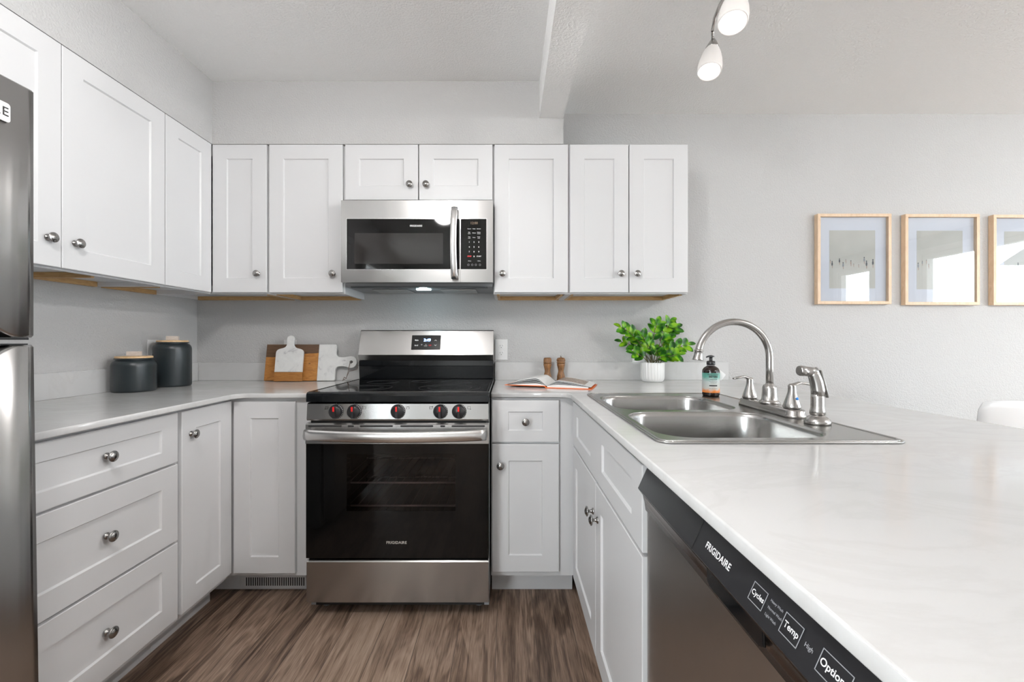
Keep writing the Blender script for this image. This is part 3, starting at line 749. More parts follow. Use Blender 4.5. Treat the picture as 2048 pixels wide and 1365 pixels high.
# storage drawer
m = MB(); m.prism([(1.772, 0.232), (1.772, 0.066), (1.80, 0.060), (1.814, 0.060), (1.814, 0.243), (1.790, 0.243), (1.778, 0.238)], -hw-0.001, hw+0.001, 'yz', steel_m, 0.002); m.build('storage_drawer', parent=r)
for s in (-1, 1):
    for y in (1.875, 2.38):
        m = MB(); m.lathe([(0.018, 0), (0.020, 0.004), (0.020, 0.010), (0.008, 0.014), (0.008, 0.031)], (s*0.33, y, 0.0), 'z', 20, grey_pl); m.build('foot', parent=r)

# ---------------------------------------------------------------- microwave
YM = 2.13; MX0, MX1, MC = -0.825, -0.072, -0.4485
def mx(u): return (u-1015)*YM/860-MC
def mz(v): return H+(682-v)*YM/860
r = thing('microwave', 'stainless steel over-the-range microwave mounted under the short wall cabinet', 'microwave', (MC, YM, 0))
mhw = 0.3765; zt, zb_ = mz(401), mz(565)
m = MB(); m.prism([(0.045, zt+0.008), (0.045, zb_+0.004), (0.06, 1.421), (0.36, 1.419), (0.36, zt+0.008)], -mhw+0.004, mhw-0.004, 'yz', grey_pl, 0.002); m.build('body', parent=r)
xs_ = mx(921)
steel_edge = steel_m
m = MB()   # door: steel surround with dark window
wx0, wx1, wz0, wz1 = mx(693.5), mx(905), mz(539), mz(438)
for (a, c, e, f) in ((-mhw, wx0, zb_, zt), (wx0, xs_-0.001, zb_, wz0), (wx0, xs_-0.001, wz1, zt)):
    m.box(a, c, 0.0, 0.044, e, f, steel_m)
m.box(wx1, xs_-0.001, 0.0015, 0.044, wz0, wz1, black_glass)
door = m.build('door', parent=r)
m = MB(); m.box(wx0, wx1, 0.002, 0.020, wz0, wz1, black_glass); win = m.build('window', parent=door)
m = MB(); m.box(mx(709), mx(886), 0.0012, 0.002, mz(528), mz(466.5), micro_mesh); m.build('screen', parent=win)
m = MB(); frame_rect(m, 'y', -0.0008, 0.003, wx0-0.002, xs_-0.0015, wz0-0.002, wz1+0.002, 0.002, handle_m); m.build('window_trim', parent=win)
m = MB(); put_text(m, 'FRIGIDAIRE', 0.0118, (mx(832), 0.0008, mz(452)), white_print, bold=0.03, space=1.02); m.build('logo', parent=door)
m = MB(); pts = []; 
for k in range(21):
    t = k/20; z = mz(559)+(mz(417.5)-mz(559))*t
    pts.append((mx(910)-0.003*math.sin(PI*t), -0.020-0.026*math.sin(PI*t)**0.7, z))
m.tube(pts, 0.0165, 16, handle_m, flat=(1.0, 0.5))
for z in (pts[1][2], pts[-2][2]): m.box(mx(910)-0.012, mx(910)+0.012, -0.024, 0.002, z-0.012, z+0.012, handle_m, 0.003)
m.build('handle', parent=door)
m = MB()
px1 = mx(973); 
for (a, c, e, f) in ((xs_, mhw, zb_, wz0), (xs_, mhw, wz1, zt), (px1, mhw, wz0, wz1)): m.box(a, c, 0.0, 0.044, e, f, steel_m)
m.box(xs_, px1, 0.0012, 0.044, wz0, wz1, black_glass)
pan = m.build('control_panel', parent=r)
m = MB(); frame_rect(m, 'y', -0.0006, 0.003, xs_-0.001, px1+0.0015, wz0-0.0015, wz1+0.0015, 0.0015, handle_m); m.build('panel_trim', parent=pan)
m = MB()
def kt(s, size, u, v, mat=white_print, **k): put_text(m, s, size, (mx(u), 0.0008, mz(v)), mat, bold=k.pop('bold', 0.02), **k)
for row in ((457.9, ('Popcorn', 'Potato', 'Beverage')),):
    for u, s in zip((938.5, 948, 957.5), row[1]): kt(s, 0.0052, u, row[0])
for v, ws in ((469.5, (('Melt', 'Soften'), ('Reheat',), ('Defrost', 'convert'))), (478.5, (('Time', 'Cook'), ('Timer',), ('Power', 'Level')))):
    for u, s in zip((938.5, 948, 957.5), ws):
        if len(s) == 1: kt(s[0], 0.0058, u, v-3.3)
        else:
            kt(s[0], 0.0052, u, v-4.6); kt(s[1], 0.0052, u, v-1.9)
for v, row in ((484.5, '123'), (494.3, '456'), (503.8, '789')):
    for u, s in zip((938.5, 948, 957.5), row): kt(s, 0.0095, u, v, bold=0.03)
kt('STOP', 0.0082, 938.8, 513, red_print, bold=0.05); kt('0', 0.0095, 948, 513.3, bold=0.03); kt('START', 0.0078, 957.8, 513, bold=0.03)
kt('+30 Sec', 0.005, 939, 522.3); kt('+30 Sec', 0.005, 957.8, 522.3)
for u in (936.7, 944.4, 951.7, 959.8):
    m.lathe([(0.0048, 0), (0.0048, 0.0003), (0.0038, 0.0003), (0.0038, 0)], (mx(u), 0.0011, mz(530)), '-y', 16, grey_print, smooth=False, cap=False)
m.build('keypad_lettering', parent=pan)
m = MB(); put_text(m, '12:00', 0.017, (mx(948), 0.0008, mz(446.5)), amber_led, bold=0.02); m.build('clock_display', parent=pan)
# underside
m = MB(); m.box(-mhw+0.03, mhw-0.03, 0.050, 0.10, 1.4155, 1.4190, black_pl); m.build('vent_lip', parent=r)
filt_m = steel('filter_mesh', (0.5, 0.5, 0.5), 0.4, brush=(300, 300, 1))
for a, c in ((-0.27, -0.08), (0.09, 0.28)):
    m = MB(); m.box(a, c, 0.15, 0.32, 1.4145, 1.4187, filt_m, 0.001); m.build('grease_filter', parent=r)
m = MB(); m.prism(rrect(-0.03+mx(840)*0+0.0, 0.045, 0.115, 0.150, 0.008, 3), 1.4120, 1.4186, 'xy', hood_led); m.build('hood_light', parent=r)
l = lamp('hood_lamp', (MC+0.005, YM+0.13, 1.405), 0.5, (0.75, 0.93, 1.0), 0.02); 

# ---------------------------------------------------------------- fridge
FXf, FYe = -1.050, 0.9525
r = thing('refrigerator', 'tall stainless steel top-freezer refrigerator at the left edge of the kitchen', 'refrigerator', (FXf, FYe, 0))
m = MB(); m.box(-0.74, -0.072, -0.75, -0.004, 0.02, 1.695, grey_pl, 0.004); m.build('body', parent=r)
def fr_door(z0, z1, scoop_top):
    """door slab with a shallow grip scoop along one horizontal edge"""
    bmx = MB(); t = 0.065; W_ = 0.756; n = 60; fronts = []; rows = []
    zc = z1 if scoop_top else z0; sg = -1 if scoop_top else 1
    for k in range(n+1):
        y = -W_+W_*k/n; f = 0.0
        d = -y  # distance from the far edge
        f = max(0.0, min(1.0, (d-0.030)/0.05)); f = f*f*(3-2*f)*0.022
        e = 0.005
        if scoop_top: ring = [(-t, y, z0), (-e, y, z0), (0, y, z0+e), (0, y, z1-f-e), (-e, y, z1-f), (-0.02-f*1.0, y, z1-f*0.2), (-t, y, z1)]
        else: ring = [(-t, y, z0), (-0.02-f*1.0, y, z0+f*0.2), (-e, y, z0+f), (0, y, z0+f+e), (0, y, z1-e), (-e, y, z1), (-t, y, z1)]
        rows.append(ring)
    bmx.grid(rows, steel_m, True, True, True)
    return bmx
fr = fr_door(1.152, 1.700, False).build('freezer_door', parent=r)
m = MB(); m.box(-0.064, -0.006, -0.74, -0.004, 1.147, 1.1515, black_pl); m.build('door_seal', parent=fr)
fd = fr_door(0.07, 1.136, True).build('fridge_door', parent=r)
fd.rotation_euler = (0, 0, 0); fd.location = (0, 0, 0)
# the lower door hangs very slightly out of plumb
fd.matrix_local = Matrix.Translation((0, 0, 1.136)) @ Matrix.Rotation(R(-0.85), 4, 'Y') @ Matrix.Translation((0, 0, -1.136))
m = MB(); m.box(-0.064, -0.008, -0.74, -0.004, 1.1362, 1.139, black_pl); m.build('door_seal', parent=fd)
m = MB(); m.T = Matrix.Translation((0.0005, 0, 0))
m.prism(rrect(-0.245, -0.0475, 1.602, 1.642, 0.006, 4), 0.0, 0.004, 'yz', white_pl, 0.001)
badge = m.build('badge', parent=fr)
m = MB(); put_text(m, 'FRIGIDAIRE', 0.026, (0.0049, -0.0510, 1.622), dark_print, (0, 1, 0), (0, 0, 1), bold=0.01, space=1.12, align='RIGHT'); m.build('badge_lettering', parent=badge)
for y in (-0.7, -0.05):
    m = MB(); m.lathe([(0.02, 0), (0.02, 0.02)], (-0.12, y, 0), 'z', 16, black_pl); m.build('foot', parent=r)

# ---------------------------------------------------------------- dishwasher
r = thing('dishwasher', 'stainless steel dishwasher with slanted black control panel under the peninsula countertop', 'dishwasher', (0, 0, 0))
dw_body = plain('dishwasher_tub', (0.05, 0.05, 0.05), 0.6)
DY0, DY1 = 0.288, 0.887
m = MB(); m.box(0.33, 0.92, DY0+0.004, DY1-0.004, 0.05, 0.886, dw_body); m.build('tub', parent=r)
steel_dw = steel('dishwasher_steel', (0.52, 0.50, 0.485), 0.30)
m = MB(); m.prism([(0.287, 0.105), (0.287, 0.795), (0.328, 0.795), (0.328, 0.105)], DY0+0.002, DY1-0.002, 'xz', steel_dw, 0.002); pn = m.build('door_panel', parent=r)
m = MB(); m.box(0.36, 0.38, DY0+0.002, DY1-0.002, 0.0, 0.10, black_pl); m.build('toe_panel', parent=r)
A0, A1 = (0.2890, 0.8850), (0.2690, 0.8410)
m = MB(); m.prism([A0, A1, (0.2715, 0.8365), (0.290, 0.8370), (0.328, 0.8370), (0.328, 0.886), (0.2920, 0.886)], DY0, DY1, 'xz', black_pl); cpn = m.build('control_panel', parent=r)
grip_m = plain('grip_metal', (0.16, 0.13, 0.115), 0.22, 1.0)
m = MB(); rows = []
for k in range(41):
    y = DY1-(DY1-DY0)*k/40
    rows.append([(0.2720, y, 0.8368), (0.2790, y, 0.826), (0.2825, y, 0.812), (0.2845, y, 0.796), (0.32, y, 0.796), (0.32, y, 0.8368)])
m.grid(rows, grip_m, True, True, True); m.build('grip_rail', parent=r)
m = MB(); 
m.prism([(0.601, 0.8355), (0.595, 0.8365), (0.475, 0.8365), (0.468, 0.834), (0.466, 0.812), (0.476, 0.806), (0.592, 0.806), (0.600, 0.812)], 0.2775, 0.2810, 'yz', black_enamel, 0.0015, smooth=False); m.build('pocket_handle', parent=r)
up = Vector((A0[0]-A1[0], 0, A0[1]-A1[1])).normalized(); nrm = Vector((-up.z, 0, up.x))
def dwp(y, s, o=0.0006):
    p = Vector((A1[0], y, A1[1]))+up*s+nrm*o; return p
m = MB()
def dt(s, size, y, sp, mat, **k): put_text(m, s, size, dwp(y, sp), mat, (0, -1, 0), up, **k)
dt('FRIGIDAIRE', 0.0125, 0.568, 0.0215, white_print, bold=0.025, space=1.02)
def box_word(y0, y1, s, size):
    c = (y0+y1)/2; dt(s, size, c, 0.0225, white_print, bold=0.02)
    m.T = frame_M(dwp(c, 0.0225, 0.0005), (0, -1, 0), up); w = abs(y0-y1)/2; h = 0.0105
    for (a, b_, c_, d_) in ((-w, w, h-0.0008, h), (-w, w, -h, -h+0.0008), (-w, -w+0.0008, -h, h), (w-0.0008, w, -h, h)): m.box(a, b_, c_, d_, 0, 0.0002, grey_print)
    m.T = Matrix.Identity(4)
box_word(0.4900, 0.4645, 'Cycles', 0.0082); box_word(0.4345, 0.4080, 'Temp', 0.0090); box_word(0.3835, 0.3490, 'Options', 0.0094)
for i, s in enumerate(('Heavy Wash', 'Normal Wash', 'Light Wash')): dt(s, 0.0040, 0.4585, 0.0300-i*0.0078, grey_print, align='LEFT')
dt('High', 0.0060, 0.4020, 0.0225, grey_print, align='LEFT')
for i, s in enumerate(('Heated Dry', 'Delay Start')): dt(s, 0.0055, 0.338, 0.028-i*0.0078, grey_print, align='LEFT')
m.build('panel_lettering', parent=cpn, kind='stuff')
m = MB(); m.T = frame_M(dwp(0.628, 0.0), (0, -1, 0), up); m.box(-0.0006, 0.0006, 0.0, 0.048, -0.0004, 0.0001, dark_void); m.build('panel_seam', parent=cpn)
# ---------------------------------------------------------------- canisters
def canister(label, x, y, r_, h, lid_r):
    r = thing('canister', label, 'canister', (x, y, ZL+0.0003), R(20), 'dark canisters by the left wall')
    m = MB(); pr = [(r_*0.90, 0), (r_*0.97, 0.003), (r_, 0.010), (r_, h-0.036)]
    for k in range(1, 8):
        a = R(90*k/8); pr.append((r_-0.024*(1-math.cos(a)), h-0.036+0.030*math.sin(a)))
    pr += [(lid_r+0.004, h-0.003), (lid_r+0.002, h)]
    pr = [p for p in pr]; pr.append((0, h))
    m.lathe(pr, (0, 0, 0), 'z', 56, slate_m); m.build('body', parent=r)
    m = MB(); m.lathe([(lid_r-0.001, h+0.0005), (lid_r, h+0.0015), (lid_r, h+0.008), (lid_r-0.002, h+0.0095), (0, h+0.0095)], (0, 0, 0), 'z', 48, lid_wood, smooth=False); lid = m.build('lid', parent=r)
    m = MB(); m.box(-0.026, 0.026, -0.009, 0.009, h+0.010, h+0.031, pale_wood, 0.001); m.build('handle', parent=lid)
canister('short wide matte black canister with a bamboo lid nearest the fridge', -1.700, 1.958, 0.0815, 0.150, 0.068)
canister('taller matte black canister with a bamboo lid nearer the corner', -1.700, 2.183, 0.080, 0.222, 0.066)

# ---------------------------------------------------------------- cutting boards (leaning on the backsplash)
def lean(r, deg): r.rotation_euler = (R(deg), 0, 0)
YBd = 2.420
X = lambda u, Y=2.45: (u-1015)*Y/860
bh = 0.208
r = thing('cutting_board', 'large wood and white marble cutting board lying sideways against the wall', 'cutting board', (0, YBd+0.012, ZL+0.0032)); lean(r, -9.5)
x0, xm, x1 = X(531), X(636), X(671.5)
m = MB(); m.box(x0, xm, 0, 0.014, 0, 0.135, acacia_m, 0.0015); wd = m.build('wood_block', parent=r)
m = MB(); m.prism([(x0, 0.1352), (x0, bh), (xm, bh), (xm, 0.1585), (xm-0.09, 0.1535), (xm-0.16, 0.1352)], 0.0, 0.014, 'xz', walnut_m, 0.001)
m.build('walnut_strip', parent=r)
m = MB(); m.prism([(xm-0.16, 0.1351), (xm-0.09, 0.1533), (xm-0.0005, 0.1583), (xm-0.0005, 0.1351)], 0.0005, 0.014, 'xz', acacia_m)
m.prism([(xm-0.055, 0.098), (xm-0.045, 0.0955), (xm-0.040, 0.0985), (xm-0.050, 0.1015)], -0.0004, 0.001, 'xz', walnut_m)
m.build('wood_knot', parent=r)
def bez(p0, p1, p2, p3, n=8):
    out = []
    for k in range(1, n+1):
        t = k/n; out.append(tuple((1-t)**3*a+3*(1-t)**2*t*b_+3*(1-t)*t*t*c+t**3*d for a, b_, c, d in zip(p0, p1, p2, p3)))
    return out
hx = X(702.5); hz = 0.106; hr = 0.034
ol = [(xm+0.0005, 0), (x1-0.012, 0)] + bez((x1-0.012, 0), (x1-0.004, 0), (x1, 0.004), (x1, 0.012), 4)
ol += [(x1, 0.060)] + bez((x1, 0.060), (x1, 0.082), (x1+0.02, 0.083), (x1+0.035, 0.083), 6)
ol += bez((x1+0.035, 0.083), (hx-0.025, 0.083), (hx-0.02, hz-hr), (hx, hz-hr), 6)
ol += bez((hx, hz-hr), (hx+0.018, hz-hr), (hx+0.032, hz-0.018), (hx+0.032, hz), 6) + bez((hx+0.032, hz), (hx+0.032, hz+0.020), (hx+0.014, hz+hr), (hx, hz+hr), 6)
ol += bez((hx, hz+hr), (hx-0.02, hz+hr), (hx-0.03, 0.134), (x1+0.035, 0.134), 6) + bez((x1+0.035, 0.134), (x1+0.014, 0.134), (x1, 0.138), (x1, 0.158), 6)
ol += [(x1, bh-0.012)] + bez((x1, bh-0.012), (x1, bh-0.004), (x1-0.004, bh), (x1-0.012, bh), 4) + [(xm+0.0005, bh)]
me = slab_mesh([ol, [(hx+0.009*math.cos(R(a)), hz+0.009*math.sin(R(a))) for a in range(0, 360, 24)]], -0.014, 0, 0.0015)
me.transform(Matrix.Rotation(PI/2, 4, 'X')); me.materials.append(marble_m)
o = bpy.data.objects.new('marble_block', me); C.objects.link(o); o.parent = r
cord_m = plain('leather_cord', (0.16, 0.12, 0.10), 0.7)
m = MB()
m.tube([(hx, 0.008, hz+0.002), (hx-0.004, -0.004, hz-0.001), (hx-0.010, -0.005, hz-0.03), (hx-0.013, -0.006, hz-0.06), (hx-0.020, -0.008, hz-0.092)], 0.0016, 8, cord_m)
m.tube([(hx, 0.016, hz+0.002), (hx+0.020, 0.018, hz-0.008), (hx+0.038, 0.010, hz-0.018), (hx+0.036, 0.0, hz-0.042), (hx+0.014, -0.004, hz-0.048), (hx-0.006, -0.006, hz-0.052), (hx-0.019, -0.008, hz-0.088)], 0.0016, 8, cord_m)
for k, (ax, az) in enumerate(((-0.024, -0.094), (-0.032, -0.090), (-0.030, -0.098), (-0.038, -0.098), (-0.042, -0.1035))):
    m.lathe([(0.0001, -0.0035), (0.0035, 0), (0.0001, 0.0035)], (hx+ax+0.004, -0.009, hz+az), 'z', 8, cord_m)
m.tube([(hx-0.020, -0.008, hz-0.092), (hx-0.031, -0.009, hz-0.086), (hx-0.036, -0.009, hz-0.097), (hx-0.028, -0.009, hz-0.1), (hx-0.039, -0.010, hz-0.1035)], 0.0020, 8, cord_m)
m.build('hanging_cord', parent=r)
r = thing('cutting_board', 'small paddle-shaped white marble cutting board leaning on the larger one', 'cutting board', (0, YBd-0.016, ZL+0.003)); lean(r, -9.0)
X2 = lambda u: X(u, 2.42)
cx = X2(577.5); hw_ = 0.0775
ol = [(cx-hw_, 0.052), (cx+hw_, 0.052), (cx+hw_, 0.158)] + bez((cx+hw_, 0.158), (cx+hw_, 0.180), (cx+0.058, 0.183), (cx+0.045, 0.186), 6)
ol += bez((cx+0.045, 0.186), (cx+0.028, 0.190), (cx+0.020, 0.196), (cx+0.019, 0.212), 5) + [(cx+0.021, 0.238)]
ol += [(cx+0.0215*math.cos(R(a)), 0.238+0.0215*math.sin(R(a))) for a in range(15, 180, 15)]
ol += [(cx-0.021, 0.238)] + [(cx-0.019, 0.212)] + bez((cx-0.019, 0.212), (cx-0.020, 0.196), (cx-0.028, 0.190), (cx-0.045, 0.186), 5) + bez((cx-0.045, 0.186), (cx-0.058, 0.183), (cx-hw_, 0.180), (cx-hw_, 0.158), 6)
me = slab_mesh([ol], -0.014, 0, 0.0015); me.transform(Matrix.Rotation(PI/2, 4, 'X')); me.materials.append(marble_m)
o = bpy.data.objects.new('marble_block', me); C.objects.link(o); o.parent = r
m = MB(); m.box(cx-hw_, cx+hw_, 0, 0.014, 0, 0.0515, acacia2_m, 0.0015); m.build('wood_strip', parent=r)

# ---------------------------------------------------------------- outlets
slot_m = plain('outlet_slot', (0.08, 0.08, 0.08), 0.5)
def outlet(label, loc, rz):
    r = thing('electrical_outlet', label, 'outlet', loc, rz)
    m = MB(); m.box(-0.036, 0.036, -0.005, 0, -0.060, 0.060, white_pl, 0.002); m.build('cover_plate', parent=r)
    for z in (-0.0205, 0.0205):
        m = MB(); m.prism([(x, zz+z) for x, zz in rrect(-0.0165, 0.0165, -0.0145, 0.0145, 0.012, 5)], -0.0072, -0.004, 'xz', white_pl, 0.0006)
        o = m.build('receptacle', parent=r)
        m = MB(); m.box(-0.0075, -0.0058, -0.0075, -0.006, z-0.001, z+0.007, slot_m); m.box(0.0055, 0.007, -0.0075, -0.006, z, z+0.007, slot_m)
        m.lathe([(0.0023, 0.006), (0.0023, 0.0075), (0, 0.0075)], (0, 0, z-0.0075), '-y', 10, slot_m); m.build('slots', parent=o)
outlet('white duplex outlet on the back wall just right of the range', (-0.036, YW, 1.093), 0)
outlet('white duplex outlet on the back wall mostly behind the small marble board', (-1.262, YW, 1.090), 0)
outlet('white duplex outlet on the back wall hidden behind the potted plant', (0.760, YW, 1.078), 0)
outlet('white duplex outlet on the left wall behind the taller canister', (XL, 2.188, 1.090), PI/2)

# ---------------------------------------------------------------- mills
def mill(label, x, y, head, cat='mill'):
    r = thing('salt_mill' if not head else 'pepper_mill', label, cat, (x, y, ZR+0.0003), 0)
    m = MB(); m.lathe([(0.021, 0), (0.0235, 0.002), (0.0235, 0.012), (0.021, 0.015), (0.0225, 0.020), (0.0215, 0.030), (0.0155, 0.052), (0.0155, 0.058), (0.0195, 0.078), (0.0228, 0.090), (0.0228, 0.097), (0.020, 0.099)], (0, 0, 0), 'z', 32, mill_wood); m.build('body', parent=r)
    m = MB()
    if not head: m.lathe([(0.020, 0.0995), (0.0235, 0.101), (0.0235, 0.104), (0.0225, 0.106), (0.0228, 0.118), (0.0215, 0.127), (0.017, 0.131), (0, 0.1315)], (0, 0, 0), 'z', 32, mill_wood)
    else: m.lathe([(0.020, 0.0995), (0.0245, 0.101), (0.0245, 0.105), (0.0215, 0.107), (0.0250, 0.114), (0.0245, 0.122), (0.020, 0.129), (0.010, 0.132), (0, 0.132)], (0, 0, 0), 'z', 32, mill_wood)
    m.build('head', parent=r)
    if head:
        m = MB(); m.lathe([(0.003, 0.132), (0.003, 0.136), (0.0048, 0.138), (0.0052, 0.142), (0.003, 0.1455), (0, 0.146)], (0, 0, 0), 'z', 16, chrome_m); m.build('finial', parent=r)
mill('turned wooden salt mill with a flat cap, left one behind the book', 0.226, 2.43, False)
mill('turned wooden pepper mill with a round cap and metal finial behind the book', 0.302, 2.43, True)

# ---------------------------------------------------------------- open book
r = thing('cookbook', 'open cookbook with orange covers lying on the counter in front of the mills', 'book', (0.189, 2.060, ZR+0.0005), R(-17.5))
# local: x along the width, y away from the viewer, spine at x=0
Wd, Hd = 0.208, 0.222
m = MB()
m.prism([(-Wd-0.004, 0.0095), (-Wd-0.004, 0.0070), (-0.012, 0.0015+0.006), (-0.006, 0.0003), (0.006, 0.0003), (Wd+0.006, 0.0003), (Wd+0.006, 0.0033), (0.008, 0.0033), (-0.003, 0.0030), (-0.010, 0.0105)], -0.003, Hd+0.004, 'xz', orange_m)
m.build('cover', parent=r)
def page_curve(sg, top, n=26, w=Wd, peak=0.27):
    pts = []
    for k in range(n+1):
        t = k/n; x = sg*w*t
        z = 0.010+top*math.sin(PI*min(1, t/(peak*2)) if t < peak else PI/2)**1.2
        if t >= peak: z = 0.010+top*(1-((t-peak)/(1-peak))**1.5)
        pts.append((x, z))
    return pts
def leaf_block(sg, top, bot, mat, y0=0.0, y1=Hd, w=Wd):
    a = page_curve(sg, top, w=w); b_ = [(x, 0.0105 if sg < 0 else 0.0036) for x, z in a] if bot is None else page_curve(sg, bot, w=w)
    b_ = [(x, min(z2, z1-0.0002)) for (x, z2), (_, z1) in zip(b_, a)]
    m.grid([[(p[0], y0, p[1]) for p in a], [(p[0], y1, p[1]) for p in a], [(p[0], y1, p[1]) for p in b_], [(p[0], y0, p[1]) for p in b_], [(p[0], y0, p[1]) for p in a]], mat, False)
m = MB()
for sg, T in ((-1, 0.036), (1, 0.026)):
    steps = [(1.0, paper_m), (0.93, black_page), (0.80, paper_m), (0.74, black_page), (0.52, paper_m), (0.46, black_page), (0.30, paper_m)]
    for i, (s, mt) in enumerate(steps):
        nxt = steps[i+1][0]*T if i < len(steps)-1 else None
        ins = 0.0 if mt is paper_m else 0.0004
        leaf_block(sg, s*T, nxt, mt, ins, Hd-ins, Wd-0.002*i)
m.build('pages', parent=r)
pm, nt, b = new_mat('food_photo'); P(b, rough=0.35)
n1 = N(nt, 'ShaderNodeTexNoise', Scale=70.0, Detail=5.0, Distortion=0.6); nt.links.new(coords(nt), n1.inputs['Vector'])
nt.links.new(ramp(nt, n1.outputs['Fac'], [(0.30, (0.05, 0.07, 0.03)), (0.42, (0.20, 0.12, 0.10)), (0.50, (0.55, 0.42, 0.36)), (0.57, (0.12, 0.14, 0.04)), (0.68, (0.30, 0.10, 0.10))]), b.inputs['Base Color'])
a = page_curve(1, 0.026)[4:23]
m = MB(); m.grid([[(x, 0.022, z+0.0004) for x, z in a], [(x, Hd-0.022, z+0.0004) for x, z in a]], pm, True); m.build('page_picture', parent=r)

# ---------------------------------------------------------------- soap bottle
r = thing('soap_bottle', 'dark pump bottle of hand soap with a green and orange label on the sink rim', 'soap bottle', (0.822, 1.738, ZD+0.0003), R(14))
amber = plain('dark_amber_plastic', (0.018, 0.010, 0.008), 0.12)
m = MB(); m.lathe([(0.029, 0), (0.0315, 0.003), (0.0325, 0.008), (0.0325, 0.099), (0.0315, 0.104), (0.027, 0.112), (0.019, 0.118), (0.0145, 0.120), (0.0145, 0.124), (0, 0.124)], (0, 0, 0), 'z', 40, amber); m.build('bottle', parent=r)
lm, nt, b = new_mat('soap_label'); P(b, rough=0.35)
sp = N(nt, 'ShaderNodeSeparateXYZ'); nt.links.new(coords(nt, (1, 1, 1)), sp.inputs[0])
nz = N(nt, 'ShaderNodeTexNoise', Scale=60.0, Detail=2.0); nt.links.new(coords(nt), nz.inputs['Vector'])
ad = N(nt, 'ShaderNodeMath', operation='MULTIPLY_ADD'); ad.inputs[1].default_value = 0.02; nt.links.new(nz.outputs['Fac'], ad.inputs[0]); nt.links.new(sp.outputs['Z'], ad.inputs[2])
mr = N(nt, 'ShaderNodeMapRange'); mr.inputs['From Min'].default_value = 0.012; mr.inputs['From Max'].default_value = 0.105; nt.links.new(ad.outputs[0], mr.inputs['Value'])
nt.links.new(ramp(nt, mr.outputs['Result'], [(0.0, (0.85, 0.20, 0.02)), (0.20, (0.80, 0.25, 0.05)), (0.32, (0.62, 0.60, 0.55)), (0.62, (0.55, 0.60, 0.58)), (0.80, (0.13, 0.38, 0.31)), (1.0, (0.09, 0.30, 0.24))]), b.inputs['Base Color'])
m = MB(); rows = []
for z in (0.0145, 0.093):
    rows.append([(0.0328*math.sin(R(a)), -0.0328*math.cos(R(a)), z) for a in range(-140, 141, 8)])
m.grid(rows, lm, True); lab = m.build('label', parent=r)
m = MB()
def curved(s, size, z, mat, bold=0.02, a0=-22):
    me = text_mesh(s, size, 'CENTER', bold, 1.0).copy()
    for v in me.vertices:
        a = R(a0)+v.co.x/0.0331; zz = v.co.y+z
        v.co = Vector((0.0331*math.sin(a), -0.0331*math.cos(a), zz))
    m.mesh_in(me, Matrix.Identity(4), mat); bpy.data.meshes.remove(me)
curved('SWEETWATER', 0.0068, 0.0865, dark_print); curved('SISTERS', 0.0105, 0.0785, dark_print, 0.05)
curved('HAND SOAP', 0.0050, 0.067, dark_print); curved('lavender & citrus', 0.0046, 0.060, dark_print, 0.0); curved('cleansing wash', 0.0046, 0.0545, dark_print, 0.0)
rows = [[(0.0331*math.sin(R(a)), -0.0331*math.cos(R(a)), z) for a in range(-50, 8, 6)] for z in (0.0405, 0.0455)]; m.grid(rows, dark_print, True)
curved('8 FL OZ  237 ML', 0.0046, 0.031, dark_print, 0.0)
m.build('label_lettering', parent=lab)
m = MB(); m.lathe([(0.0155, 0.1242), (0.0165, 0.126), (0.0160, 0.139), (0.012, 0.1405), (0.0065, 0.141), (0.0065, 0.154), (0.0085, 0.156), (0.0085, 0.160), (0, 0.161)], (0, 0, 0), 'z', 28, black_pl)
m.tube([(0.012, 0.0, 0.1585), (0.0, -0.0, 0.1595), (-0.014, -0.002, 0.1585), (-0.023, -0.003, 0.1555)], [0.006, 0.0085, 0.006, 0.0042], 12, black_pl, flat=(1, 0.55)); m.build('pump', parent=r)
m = MB(); m.T = Matrix.Translation((0.022, -0.006, 0.094)) @ Matrix.Rotation(R(-14), 4, 'Z') @ Matrix.Rotation(R(38), 4, 'Y')
m.prism(rrect(-0.012, 0.036, -0.016, 0.016, 0.004, 4), 0, 0.0006, 'xz', white_pl)
m.T = Matrix.Identity(4); m.tube([(0.0155*math.cos(R(a)), 0.0155*math.sin(R(a)), 0.1225) for a in range(0, 361, 24)], 0.0006, 6, white_pl); m.build('hang_tag', parent=r)

# ---------------------------------------------------------------- potted plant
r = thing('potted_plant', 'leafy green potted plant in a ribbed white pot against the backsplash', 'plant', (0.806, 2.392, ZR+0.0003))
m = MB(); rows = []
pr = [(0.050, 0.0), (0.054, 0.002), (0.060, 0.010), (0.0625, 0.020), (0.0632, 0.030), (0.0632, 0.104), (0.062, 0.107), (0.0585, 0.107), (0.0575, 0.100), (0.0575, 0.090), (0, 0.090)]
for rr_, z in pr:
    ring = []
    for k in range(192):
        a = 2*PI*k/192; f = 0.0
        if 0.018 < z < 0.1045 and rr_ > 0.06: f = 0.0010*(1 if (k//4) % 2 else -1)
        ring.append(((rr_+f)*math.cos(a), (rr_+f)*math.sin(a), z))
    rows.append(ring)
m.grid(rows, plain('white_ceramic', (0.80, 0.80, 0.79), 0.3), True, True, True); m.build('pot', parent=r)
m = MB(); m.lathe([(0, 0.0905), (0.03, 0.094), (0.0568, 0.092)], (0, 0, 0), 'z', 24, plain('soil', (0.03, 0.02, 0.015), 0.9)); m.build('soil', parent=r)
lf, nt, b = new_mat('leaf'); P(b, rough=0.35, spec=0.4, sss=0.0)
n1 = N(nt, 'ShaderNodeTexNoise', Scale=30.0, Detail=1.0); nt.links.new(coords(nt), n1.inputs['Vector'])
nt.links.new(ramp(nt, n1.outputs['Fac'], [(0.36, (0.008, 0.07, 0.005)), (0.5, (0.05, 0.22, 0.006)), (0.64, (0.20, 0.40, 0.010))]), b.inputs['Base Color'])
